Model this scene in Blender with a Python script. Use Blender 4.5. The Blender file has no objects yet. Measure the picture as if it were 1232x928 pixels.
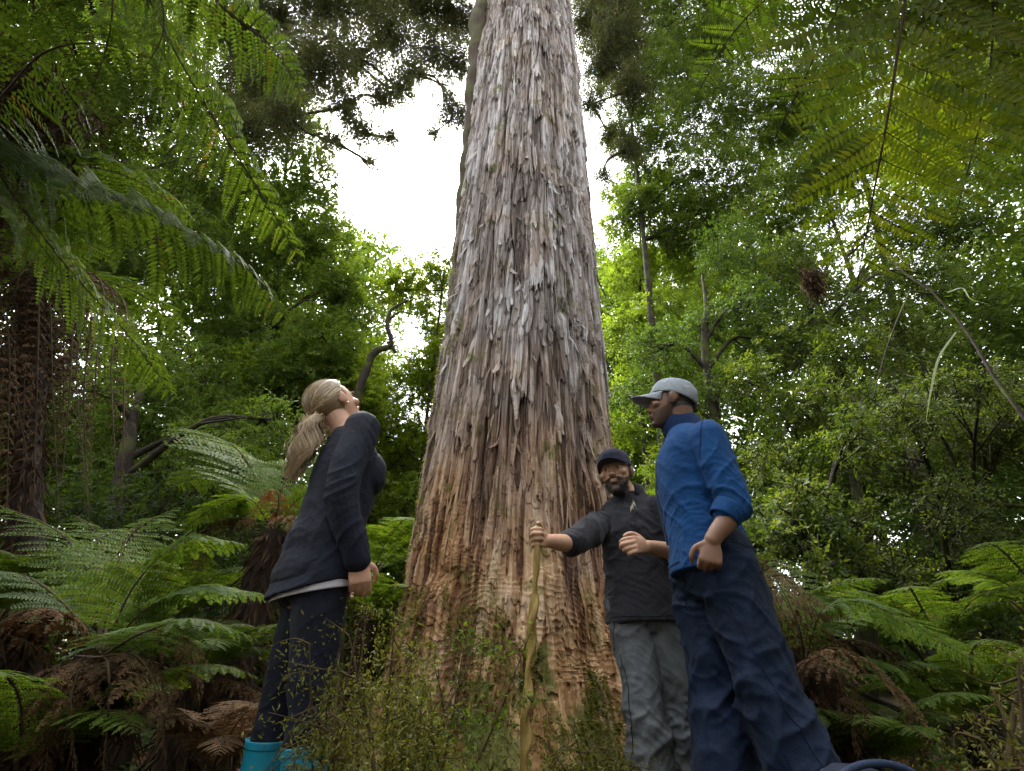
import bpy, math, random
import numpy as np
from mathutils import Vector, Matrix
R = math.radians
sc = bpy.context.scene
COL = sc.collection
rng = np.random.default_rng(11)
random.seed(5)

# ------------------------------------------------------------------ camera
F, PITCH, CAMZ = 560.0, R(32), 0.56
FW = np.array([0, math.cos(PITCH), math.sin(PITCH)])
UP = np.array([0, -math.sin(PITCH), math.cos(PITCH)])
CAM = np.array([0, 0, CAMZ])
def ray(px, py):
    return FW + np.array([1.0, 0, 0]) * (px - 616) / F + UP * (464 - py) / F
def at(px, py, Y):
    d = ray(px, py); return CAM + d * (Y / d[1])
def atd(px, py, depth):
    return CAM + ray(px, py) * depth
cam = bpy.data.cameras.new('camera'); cam.sensor_width = 36; cam.lens = 36 * F / 1232
cam.clip_start = 0.02; cam.clip_end = 2000
co = bpy.data.objects.new('camera', cam); COL.objects.link(co)
co.location = CAM; co.rotation_euler = (R(90) + PITCH, 0, 0)
sc.camera = co

# ------------------------------------------------------------------ light
SUN_EL, SUN_AZ = R(60), R(-32)       # direction towards the sun, azimuth measured from +Y clockwise
w = bpy.data.worlds.new('World'); sc.world = w; w.use_nodes = True
nt = w.node_tree; nt.nodes.clear()
sky = nt.nodes.new('ShaderNodeTexSky'); sky.sky_type = 'NISHITA'; sky.sun_disc = False
sky.sun_elevation = SUN_EL; sky.sun_rotation = SUN_AZ; sky.dust_density = 4; sky.air_density = 1.2
hs = nt.nodes.new('ShaderNodeHueSaturation'); hs.inputs['Saturation'].default_value = 0.12
bg = nt.nodes.new('ShaderNodeBackground'); bg.inputs['Strength'].default_value = 0.15
ow = nt.nodes.new('ShaderNodeOutputWorld')
nt.links.new(sky.outputs[0], hs.inputs['Color']); nt.links.new(hs.outputs[0], bg.inputs[0]); nt.links.new(bg.outputs[0], ow.inputs[0])
sl = bpy.data.lights.new('sun', 'SUN'); sl.energy = 1.2; sl.angle = R(22); sl.color = (1, 0.96, 0.9)
so = bpy.data.objects.new('sun', sl); COL.objects.link(so)
sd = Vector((math.sin(SUN_AZ) * math.cos(SUN_EL), math.cos(SUN_AZ) * math.cos(SUN_EL), math.sin(SUN_EL)))
so.rotation_euler = sd.to_track_quat('Z', 'Y').to_euler(); so.location = (0, 0, 30)
sc.view_settings.view_transform = 'Standard'; sc.view_settings.look = 'None'
sc.view_settings.exposure = 3.0; sc.view_settings.gamma = 1
sc.render.engine = 'CYCLES'
cy = sc.cycles
cy.use_denoising = True
try: cy.denoiser = 'OPENIMAGEDENOISE'
except Exception: pass
cy.max_bounces = 10; cy.diffuse_bounces = 4; cy.glossy_bounces = 2; cy.transmission_bounces = 6; cy.transparent_max_bounces = 8
cy.use_adaptive_sampling = True; cy.adaptive_threshold = 0.01
cy.sample_clamp_indirect = 6

# ------------------------------------------------------------------ helpers
def nrm(a):
    a = np.asarray(a, float); return a / np.maximum(np.linalg.norm(a, axis=-1, keepdims=True), 1e-9)
def h2(a, b, s=0.0):
    v = np.sin(np.asarray(a, float) * 127.1 + np.asarray(b, float) * 311.7 + s * 74.7) * 43758.5453
    return v - np.floor(v)
def vnoise(x, y, s=0.0):
    x = np.asarray(x, float); y = np.asarray(y, float)
    xi = np.floor(x); yi = np.floor(y); fx = x - xi; fy = y - yi
    fx = fx * fx * (3 - 2 * fx); fy = fy * fy * (3 - 2 * fy)
    a = h2(xi, yi, s); b = h2(xi + 1, yi, s); c = h2(xi, yi + 1, s); d = h2(xi + 1, yi + 1, s)
    return (a * (1 - fx) + b * fx) * (1 - fy) + (c * (1 - fx) + d * fx) * fy
def h3(a, b, c, s=0.0):
    v = np.sin(a * 127.1 + b * 311.7 + c * 191.3 + s * 74.7) * 43758.5453
    return v - np.floor(v)
def noise3(P, s=0.0):
    I = np.floor(P); f = P - I; f = f * f * (3 - 2 * f); out = 0
    for dx in (0, 1):
        for dy in (0, 1):
            for dz in (0, 1):
                wgt = (f[:, 0] if dx else 1 - f[:, 0]) * (f[:, 1] if dy else 1 - f[:, 1]) * (f[:, 2] if dz else 1 - f[:, 2])
                out = out + wgt * h3(I[:, 0] + dx, I[:, 1] + dy, I[:, 2] + dz, s)
    return out

class Geo:
    """collects vertices and tri/quad faces with a random value per face and a material slot"""
    def __init__(s): s.V = []; s.Fc = {3: [], 4: []}; s.A = {3: [], 4: []}; s.M = {3: [], 4: []}; s.S = {3: [], 4: []}; s.n = 0
    def add(s, V, Fc, rnd=None, mat=0, smooth=False):
        V = np.asarray(V, float).reshape(-1, 3); Fc = np.asarray(Fc, np.int64); k = Fc.shape[1]
        s.V.append(V); s.Fc[k].append(Fc + s.n); s.n += len(V)
        if rnd is None: rnd = 0.5
        s.A[k].append(np.broadcast_to(np.asarray(rnd, float), (len(Fc),)))
        s.M[k].append(np.full(len(Fc), mat, np.int32)); s.S[k].append(np.full(len(Fc), smooth, bool))
    def mesh(s, name):
        me = bpy.data.meshes.new(name)
        V = np.concatenate(s.V).astype(np.float32); me.vertices.add(len(V)); me.vertices.foreach_set('co', V.ravel())
        loops, starts, A, M, S, pos = [], [], [], [], [], 0
        for k in (3, 4):
            if not s.Fc[k]: continue
            Fc = np.concatenate(s.Fc[k]); loops.append(Fc.ravel()); starts.append(pos + np.arange(len(Fc)) * k); pos += Fc.size
            A.append(np.concatenate(s.A[k])); M.append(np.concatenate(s.M[k])); S.append(np.concatenate(s.S[k]))
        loops = np.concatenate(loops).astype(np.int32); starts = np.concatenate(starts).astype(np.int32)
        me.loops.add(len(loops)); me.loops.foreach_set('vertex_index', loops)
        me.polygons.add(len(starts)); me.polygons.foreach_set('loop_start', starts)
        me.polygons.foreach_set('material_index', np.concatenate(M)); me.polygons.foreach_set('use_smooth', np.concatenate(S))
        me.update(calc_edges=True)
        at_ = me.attributes.new('rnd', 'FLOAT', 'FACE'); at_.data.foreach_set('value', np.concatenate(A).astype(np.float32))
        return me
    def obj(s, name, mats, parent=None):
        me = s.mesh(name)
        for m in (mats if isinstance(mats, (list, tuple)) else [mats]): me.materials.append(m)
        return link(name, me, parent)
def link(name, me, parent=None):
    o = bpy.data.objects.new(name, me); COL.objects.link(o)
    if parent is not None:
        o.parent = parent; o.matrix_parent_inverse = Matrix.Translation(-Vector(parent.location)) if parent.type == 'EMPTY' else Matrix()
    return o
def tag(o, label, cat, group=None, kind=None):
    if kind: o['kind'] = kind
    if label: o['label'] = label
    if cat: o['category'] = cat
    if group: o['group'] = group
    return o
def thing(name, loc, label, cat, group=None):
    o = bpy.data.objects.new(name, None); o.location = Vector(loc); o.empty_display_size = 0.1; COL.objects.link(o)
    return tag(o, label, cat, group)

def frames(P):
    P = np.asarray(P, float); T = np.gradient(P, axis=0); T = nrm(T)
    ref = np.array([0, 0, 1.0]) if abs(T[0, 2]) < 0.9 else np.array([1.0, 0, 0])
    S = np.zeros_like(P); s = nrm(np.cross(T[0], ref))
    for i in range(len(P)):
        s = nrm(s - T[i] * np.dot(s, T[i])); S[i] = s
    return T, S, np.cross(S, T)
def tube(g, P, rad, sides=8, mat=0, rnd=0.5, lump=0.0, smooth=True, cap=True):
    P = np.asarray(P, float); n = len(P); rad = np.broadcast_to(np.asarray(rad, float), (n,))
    T, S, B = frames(P); a = np.arange(sides) * 2 * np.pi / sides
    V = P[:, None, :] + rad[:, None, None] * (np.cos(a)[None, :, None] * S[:, None, :] + np.sin(a)[None, :, None] * B[:, None, :])
    if lump:
        q = V.reshape(-1, 3); nn = noise3(q / (rad.max() * 1.3 + 1e-6), 3.0) - 0.5
        V = V + ((V - P[:, None, :]).reshape(-1, 3) * (nn * 2 * lump)[:, None]).reshape(V.shape)
    i = np.arange(n - 1)[:, None] * sides; j = np.arange(sides)[None, :]; j2 = (j + 1) % sides
    Fq = np.stack([i + j, i + j2, i + sides + j2, i + sides + j], -1).reshape(-1, 4)
    V = V.reshape(-1, 3); g.add(V, Fq, rnd, mat, smooth)
    if cap:
        for base, c, rev in ((0, P[0], True), ((n - 1) * sides, P[-1], False)):
            ring = V[base:base + sides]; VV = np.vstack([ring, c[None]])
            tri = np.stack([np.arange(sides), (np.arange(sides) + 1) % sides, np.full(sides, sides)], -1)
            g.add(VV, tri[:, ::-1] if rev else tri, rnd, mat, smooth)
def bez(p, n=12):
    """smooth curve (Catmull-Rom) through the points"""
    p = np.asarray(p, float)
    if len(p) == 2: return p[0] + (p[1] - p[0]) * np.linspace(0, 1, n)[:, None]
    q = np.vstack([2 * p[0] - p[1], p, 2 * p[-1] - p[-2]]); m = len(p) - 1; out = []
    for t in np.linspace(0, m, n):
        i = min(int(t), m - 1); u = t - i; a, b, c, d = q[i], q[i + 1], q[i + 2], q[i + 3]
        out.append(0.5 * (2 * b + (c - a) * u + (2 * a - 5 * b + 4 * c - d) * u * u + (3 * b - a - 3 * c + d) * u ** 3))
    return np.array(out)
def leaves(g, p, d, n, L, W, rnd, mat=0, fold=0.12, wide=0.42):
    """flat folded leaves at p pointing along d, facing n"""
    d = nrm(d); s = nrm(np.cross(d, n)); n = np.cross(s, d)
    L = np.broadcast_to(np.asarray(L, float), (len(p),))[:, None]; W = np.broadcast_to(np.asarray(W, float), (len(p),))[:, None]
    m = p + d * L * wide + n * W * fold; tip = p + d * L
    V = np.stack([p, m + s * W / 2, tip, m - s * W / 2], 1).reshape(-1, 3)
    k = np.arange(len(p))[:, None] * 4
    Ft = np.concatenate([k + np.array([0, 1, 2]), k + np.array([0, 2, 3])], 1).reshape(-1, 3)
    g.add(V, Ft, np.repeat(np.broadcast_to(rnd, (len(p),)), 2), mat)

# ------------------------------------------------------------------ materials
def mat(name):
    m = bpy.data.materials.new(name); m.use_nodes = True; t = m.node_tree
    return m, t, t.nodes['Principled BSDF'], t.nodes['Material Output']
def N(t, typ, **kw):
    n = t.nodes.new(typ)
    for k, v in kw.items():
        if k.startswith('_'): setattr(n, k[1:], v)
        else: n.inputs[k].default_value = v
    return n
def ramp(t, cols, fac=None):
    r = t.nodes.new('ShaderNodeValToRGB'); e = r.color_ramp.elements
    while len(e) > 1: e.remove(e[-1])
    for i, (p, c) in enumerate(cols):
        x = e[0] if i == 0 else e.new(p)
        x.position = p; x.color = (*c, 1)
    if fac is not None: t.links.new(fac, r.inputs[0])
    return r
def leaf_mat(name, cols, trans=0.4, tcol=(1.45, 1.45, 0.5), rough=0.55, spec=0.2, vary=0.3):
    m, t, b, out = mat(name)
    a = N(t, 'ShaderNodeAttribute', _attribute_name='rnd'); oi = N(t, 'ShaderNodeObjectInfo')
    r = ramp(t, cols, a.outputs['Fac'])
    mr = N(t, 'ShaderNodeMapRange'); mr.inputs[3].default_value = 1 - vary; mr.inputs[4].default_value = 1 + vary
    t.links.new(oi.outputs['Random'], mr.inputs[0])
    hv = N(t, 'ShaderNodeHueSaturation'); t.links.new(mr.outputs[0], hv.inputs['Value']); t.links.new(r.outputs[0], hv.inputs['Color'])
    t.links.new(hv.outputs[0], b.inputs['Base Color']); b.inputs['Roughness'].default_value = rough
    b.inputs['Specular IOR Level'].default_value = spec
    mx = N(t, 'ShaderNodeMix', _data_type='RGBA', _blend_type='MULTIPLY'); mx.inputs[0].default_value = 1
    mx.clamp_result = False
    t.links.new(hv.outputs[0], mx.inputs[6]); mx.inputs[7].default_value = (*tcol, 1)
    tr = N(t, 'ShaderNodeBsdfTranslucent'); t.links.new(mx.outputs[2], tr.inputs[0])
    ms = N(t, 'ShaderNodeMixShader'); ms.inputs[0].default_value = trans
    t.links.new(b.outputs[0], ms.inputs[1]); t.links.new(tr.outputs[0], ms.inputs[2]); t.links.new(ms.outputs[0], out.inputs[0])
    return m
def wood_mat(name, c0, c1, scale=8, bump=0.6, stretch=0.25, moss=None, rough=0.9):
    m, t, b, out = mat(name)
    tc = N(t, 'ShaderNodeTexCoord'); mp = N(t, 'ShaderNodeMapping'); mp.inputs['Scale'].default_value = (1, 1, stretch)
    t.links.new(tc.outputs['Object'], mp.inputs[0])
    n1 = N(t, 'ShaderNodeTexNoise', Scale=scale, Detail=8.0, Roughness=0.65); t.links.new(mp.outputs[0], n1.inputs[0])
    r = ramp(t, [(0.3, c0), (0.7, c1)], n1.outputs['Fac']); col = r.outputs[0]
    if moss:
        n2 = N(t, 'ShaderNodeTexNoise', Scale=scale * 0.45, Detail=5.0); t.links.new(tc.outputs['Object'], n2.inputs[0])
        r2 = ramp(t, [(0.46, (0, 0, 0)), (0.6, (1, 1, 1))], n2.outputs['Fac'])
        mx = N(t, 'ShaderNodeMix', _data_type='RGBA'); t.links.new(r2.outputs[0], mx.inputs[0]); t.links.new(col, mx.inputs[6]); mx.inputs[7].default_value = (*moss, 1)
        col = mx.outputs[2]
    t.links.new(col, b.inputs['Base Color']); b.inputs['Roughness'].default_value = rough; b.inputs['Specular IOR Level'].default_value = 0.15
    bp = N(t, 'ShaderNodeBump', Strength=bump, Distance=0.03); t.links.new(n1.outputs['Fac'], bp.inputs['Height']); t.links.new(bp.outputs[0], b.inputs['Normal'])
    return m
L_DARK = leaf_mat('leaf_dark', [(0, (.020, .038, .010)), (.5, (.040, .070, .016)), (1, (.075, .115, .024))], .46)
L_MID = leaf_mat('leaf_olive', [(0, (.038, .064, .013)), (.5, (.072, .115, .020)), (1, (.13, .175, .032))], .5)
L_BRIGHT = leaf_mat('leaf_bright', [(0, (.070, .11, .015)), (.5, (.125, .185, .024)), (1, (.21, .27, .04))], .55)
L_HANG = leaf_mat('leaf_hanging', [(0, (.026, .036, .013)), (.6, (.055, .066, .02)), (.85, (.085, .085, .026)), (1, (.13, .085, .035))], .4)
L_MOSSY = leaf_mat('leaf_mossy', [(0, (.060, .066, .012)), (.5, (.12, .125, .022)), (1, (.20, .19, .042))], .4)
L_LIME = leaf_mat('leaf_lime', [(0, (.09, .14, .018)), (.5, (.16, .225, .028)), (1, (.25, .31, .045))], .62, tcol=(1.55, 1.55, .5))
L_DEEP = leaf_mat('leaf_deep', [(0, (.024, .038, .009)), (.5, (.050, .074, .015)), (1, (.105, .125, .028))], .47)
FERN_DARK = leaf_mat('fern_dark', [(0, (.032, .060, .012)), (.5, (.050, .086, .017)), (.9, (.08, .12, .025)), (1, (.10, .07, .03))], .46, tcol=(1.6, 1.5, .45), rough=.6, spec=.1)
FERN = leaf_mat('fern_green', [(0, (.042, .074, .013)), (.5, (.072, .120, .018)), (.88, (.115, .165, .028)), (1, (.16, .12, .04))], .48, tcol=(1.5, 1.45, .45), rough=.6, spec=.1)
FERN_PALE = leaf_mat('fern_pale', [(0, (.045, .08, .028)), (.5, (.075, .12, .042)), (1, (.12, .165, .06))], .4, rough=.65, spec=.1)
FERN_YEL = leaf_mat('fern_yellow', [(0, (.060, .095, .010)), (.5, (.098, .135, .012)), (1, (.15, .165, .018))], .58, tcol=(1.55, 1.5, .3))
DEAD = leaf_mat('dead_frond', [(0, (.035, .020, .010)), (.5, (.085, .050, .025)), (1, (.16, .10, .052))], .2, tcol=(1.3, 1, .6), rough=.8, spec=.1)
DEAD_RED = leaf_mat('dead_frond_red', [(0, (.08, .035, .012)), (.5, (.17, .075, .025)), (1, (.27, .13, .05))], .25, tcol=(1.3, .9, .5), rough=.8, spec=.1)
DEAD_DARK = leaf_mat('dead_frond_dark', [(0, (.014, .009, .006)), (.5, (.034, .021, .014)), (1, (.068, .043, .026))], .2, tcol=(1.2, 1, .6), rough=.9, spec=.05)
STALK = wood_mat('stalk', (.035, .022, .012), (.07, .05, .022), 20, .2)
STALK_G = wood_mat('stalk_green', (.05, .055, .018), (.08, .085, .03), 20, .2)
WOOD = wood_mat('bark_dark', (.010, .008, .006), (.034, .026, .019), 9, .8, moss=(.040, .044, .012))
WOOD2 = wood_mat('bark_brown', (.022, .016, .011), (.065, .047, .033), 9, .8, moss=(.05, .052, .016))
FTRUNK = wood_mat('fern_trunk', (.014, .010, .008), (.06, .042, .030), 24, 1.0, .5)

# ------------------------------------------------------------------ ground
def ground_z(x, y):
    x = np.asarray(x, float); y = np.asarray(y, float)
    d = np.hypot(x, y)
    z = 0.10 * (vnoise(x * .9, y * .9, 1) - .5) + 0.05 * (vnoise(x * 2.7, y * 2.7, 2) - .5)
    z = z * np.clip((d - .3) / 2, .15, 1)
    rise = np.clip(np.hypot(x * .8, y - 2) - 7, 0, None)
    return z - .02 + .10 * rise * np.clip(rise / 12, 0, 1) * (d < 400) * np.clip((80 - d) / 50, 0, 1)
def build_ground():
    g = Geo(); a = np.arange(96) * 2 * np.pi / 96
    rr = np.concatenate([[0.001], np.geomspace(.15, 900, 110)])
    X = rr[:, None] * np.cos(a); Y = 2 + rr[:, None] * np.sin(a); Z = ground_z(X, Y)
    V = np.stack([X, Y, Z], -1).reshape(-1, 3); i = np.arange(len(rr) - 1)[:, None] * 96; j = np.arange(96)[None]; j2 = (j + 1) % 96
    g.add(V, np.stack([i + j, i + 96 + j, i + 96 + j2, i + j2], -1).reshape(-1, 4), .5, 0, True)
    m, t, b, out = mat('forest_floor'); tc = N(t, 'ShaderNodeTexCoord')
    n1 = N(t, 'ShaderNodeTexNoise', Scale=5.0, Detail=10.0, Roughness=.7); n2 = N(t, 'ShaderNodeTexVoronoi', Scale=28.0)
    t.links.new(tc.outputs['Object'], n1.inputs[0]); t.links.new(tc.outputs['Object'], n2.inputs[0])
    r = ramp(t, [(.3, (.020, .014, .008)), (.5, (.06, .036, .016)), (.62, (.045, .05, .014)), (.8, (.12, .075, .03))], n1.outputs['Fac'])
    t.links.new(r.outputs[0], b.inputs['Base Color']); b.inputs['Roughness'].default_value = .95
    bp = N(t, 'ShaderNodeBump', Strength=.8, Distance=.03); t.links.new(n2.outputs['Distance'], bp.inputs['Height']); t.links.new(bp.outputs[0], b.inputs['Normal'])
    tag(g.obj('ground', m), 'brown leaf-strewn forest floor under ferns and people', 'ground', kind='structure')
    g = Geo(); n = 16000
    p = np.stack([rng.uniform(-3.4, 3.4, n), rng.uniform(.5, 6.5, n), np.zeros(n)], 1); p[:, 2] = ground_z(p[:, 0], p[:, 1]) + rng.uniform(.004, .03, n)
    d = rng.normal(0, 1, (n, 3)); d[:, 2] *= .25; nn = rng.normal(0, .35, (n, 3)); nn[:, 2] = 1
    leaves(g, p, d, nn, rng.uniform(.03, .09, n), rng.uniform(.015, .04, n), rng.uniform(0, 1, n))
    tag(g.obj('leaf_litter', DEAD_RED), 'fallen brown leaves scattered over the forest floor', 'leaf litter', kind='stuff')
build_ground()
# ------------------------------------------------------------------ the giant tree
TX, TY = -0.04, 4.2
def axis_x(z): return TX + .040 * z - .0009 * z * z
def trunk_r(z, a):
    """radius of the bare trunk at height z, angle a (a = -pi/2 faces the camera)"""
    r = .825 + .03 * np.clip(z / 10, 0, 1) - .030 * np.clip(z - 13, 0, None)
    r = r + .30 * np.exp(-np.clip(z, -.3, None) / .42) + .05 * np.exp(-z / 1.6)
    r = r * (1 + .035 * np.sin(3 * a + .8) + .03 * np.sin(5 * a + 2 + .12 * z) + .014 * np.sin(9 * a + .3 * z))
    butt = np.abs(np.sin(3.5 * a + .35)) ** 3
    return r + (.24 * np.exp(-np.clip(z, -.3, None) / .45)) * (butt - .35)
def bark_disp(u, z):
    """flaking shingle bark: u metres round the trunk, z metres up; returns outward height and a per-plate random value"""
    tot = np.zeros_like(u); cell = np.zeros_like(u)
    up = np.clip((z - .7) / 1.6, 0.0, 1)
    for k, (wd, ht, A, miss) in enumerate(((.15, 1.5, .050, .25), (.06, .75, .030, .22), (.024, .42, .014, .2))):
        uu = u + (.5 + .5 * k) * .06 * (vnoise(u * 3, z * 1.1, 5 + k) - .5) + .02 * (vnoise(u * 14, z * 5, 9 + k) - .5)
        c = np.floor(uu / wd); fx = uu / wd - c
        hh = ht * (.6 + .9 * h2(c, 3.0, k))
        zz = z / hh - .20 * np.abs(2 * fx - 1) * (.5 + h2(c, 9.0, k)) + .10 * (h2(np.floor(u * 55), c, 5.0) - .5) + 7 * h2(c, 1.0, k) + .25 * (vnoise(u * 30, z * 2, k) - .5)
        zi = np.floor(zz); fz = zz - zi; q = h2(c, zi, 20 + k)
        thick = np.where(q < miss, 0, .35 + .65 * q) * (.30 + .70 * (1 - fz) ** 1.3)
        edge = np.clip(np.minimum(fx, 1 - fx) / .12, 0, 1) ** .6
        amp = A * (up if k < 2 else .3 + .7 * up) if k else A * (.25 + .75 * up)
        tot = tot + amp * thick * (.25 + .75 * edge)
        cell = cell + (q - .5) * (.5, .8, .5)[k]
    low = 1 - up
    w1 = z + .03 * vnoise(u * 5, z * 3, 40) + .05 * vnoise(u * 1.5, z, 41)
    rip = np.abs(((w1 / (.026 + .016 * vnoise(u * .8, z * .8, 43)) + 2.6 * vnoise(u * 5, z * 6, 44) + 1.0 * vnoise(u * 17, z * 14, 45)) % 1) - .5) * 2
    msk = np.clip(vnoise(u * 2.2, z * 2.2, 42) * 2.2 - .5, 0, 1)
    tot = tot + low * msk * .0085 * rip ** 2 * (.3 + vnoise(u * 12, z * 20, 49))
    plates = vnoise(u * 6, z * 4, 46) * .5 + vnoise(u * 15, z * 9, 47) * .3 + vnoise(u * 40, z * 22, 48) * .2
    tot = tot + low * (.075 * np.round(plates * 5) / 5 + .02 * plates)
    tot = tot + .014 * vnoise(u * 38 + 2 * vnoise(u * 4, z * 1.5, 52), z * 2.2, 53) * (.35 + .65 * up) + .006 * vnoise(u * 90, z * 7, 50) + .003 * vnoise(u * 60, z * 60, 51)
    crack = vnoise(u * 4.5 + .6 * vnoise(u, z * .8, 60) + .10 * vnoise(u * 9, z * 5, 63), z * .42, 61)
    tot = tot - .085 * np.clip(1 - np.abs(crack - .5) / .055, 0, 1) * (.3 + .7 * vnoise(u * 2, z * .7, 62))
    return tot, np.clip(cell * .9 + .5, 0, 1)
def trunk_point(a, z, off):
    r = trunk_r(z, a) + off
    return np.stack([axis_x(z) + r * np.cos(a), TY + r * np.sin(a), z], -1)
BARK = None
def bark_mat():
    m, t, b, out = mat('shaggy_bark'); tc = N(t, 'ShaderNodeTexCoord')
    mp = N(t, 'ShaderNodeMapping'); mp.inputs['Scale'].default_value = (1, 1, .06); t.links.new(tc.outputs['Object'], mp.inputs[0])
    at_ = N(t, 'ShaderNodeAttribute', _attribute_name='cell'); 
    n1 = N(t, 'ShaderNodeTexNoise', Scale=30.0, Detail=8.0, Roughness=.7); t.links.new(mp.outputs[0], n1.inputs[0])
    n2 = N(t, 'ShaderNodeTexNoise', Scale=1.6, Detail=5.0, Roughness=.6); t.links.new(tc.outputs['Object'], n2.inputs[0])
    ad = N(t, 'ShaderNodeMath', _operation='MULTIPLY_ADD'); t.links.new(n1.outputs['Fac'], ad.inputs[0]); ad.inputs[1].default_value = 1.25; ad.inputs[2].default_value = -.64
    ad2 = N(t, 'ShaderNodeMath', _operation='ADD'); t.links.new(ad.outputs[0], ad2.inputs[0]); t.links.new(at_.outputs['Fac'], ad2.inputs[1])
    grey = ramp(t, [(.05, (.040, .030, .024)), (.3, (.115, .092, .079)), (.55, (.178, .152, .138)), (.8, (.255, .232, .226)), (1, (.35, .338, .342))], ad2.outputs[0])
    tan = ramp(t, [(.0, (.032, .013, .007)), (.3, (.115, .050, .023)), (.55, (.225, .118, .052)), (.8, (.33, .20, .10)), (1, (.40, .275, .16))], ad2.outputs[0])
    sx = N(t, 'ShaderNodeSeparateXYZ'); t.links.new(tc.outputs['Object'], sx.inputs[0])
    hm = N(t, 'ShaderNodeMapRange'); hm.inputs[1].default_value = 3.4; hm.inputs[2].default_value = .8; t.links.new(sx.outputs[2], hm.inputs[0])
    a3 = N(t, 'ShaderNodeMath', _operation='MULTIPLY_ADD'); t.links.new(n2.outputs['Fac'], a3.inputs[0]); a3.inputs[1].default_value = 1.6; a3.inputs[2].default_value = -.75
    a4 = N(t, 'ShaderNodeMath', _operation='ADD', _use_clamp=True); t.links.new(a3.outputs[0], a4.inputs[0]); t.links.new(hm.outputs[0], a4.inputs[1])
    mx = N(t, 'ShaderNodeMix', _data_type='RGBA'); t.links.new(a4.outputs[0], mx.inputs[0]); t.links.new(grey.outputs[0], mx.inputs[6]); t.links.new(tan.outputs[0], mx.inputs[7])
    # lichen and moss film
    n3 = N(t, 'ShaderNodeTexNoise', Scale=3.2, Detail=9.0, Roughness=.7); t.links.new(tc.outputs['Object'], n3.inputs[0])
    mz = N(t, 'ShaderNodeMapRange'); mz.inputs[1].default_value = 1.3; mz.inputs[2].default_value = -.1; mz.inputs[3].default_value = 0; mz.inputs[4].default_value = .17; t.links.new(sx.outputs[2], mz.inputs[0])
    a5 = N(t, 'ShaderNodeMath', _operation='ADD'); t.links.new(n3.outputs['Fac'], a5.inputs[0]); t.links.new(mz.outputs[0], a5.inputs[1])
    mk = ramp(t, [(.575, (0, 0, 0)), (.66, (.85, .85, .85))], a5.outputs[0])
    mx2 = N(t, 'ShaderNodeMix', _data_type='RGBA'); t.links.new(mk.outputs[0], mx2.inputs[0]); t.links.new(mx.outputs[2], mx2.inputs[6]); mx2.inputs[7].default_value = (.080, .092, .022, 1)
    t.links.new(mx2.outputs[2], b.inputs['Base Color']); b.inputs['Roughness'].default_value = .85; b.inputs['Specular IOR Level'].default_value = .2
    bp = N(t, 'ShaderNodeBump', Strength=.55, Distance=.012); t.links.new(n1.outputs['Fac'], bp.inputs['Height']); t.links.new(bp.outputs[0], b.inputs['Normal'])
    return m
BARK = bark_mat()
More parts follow.
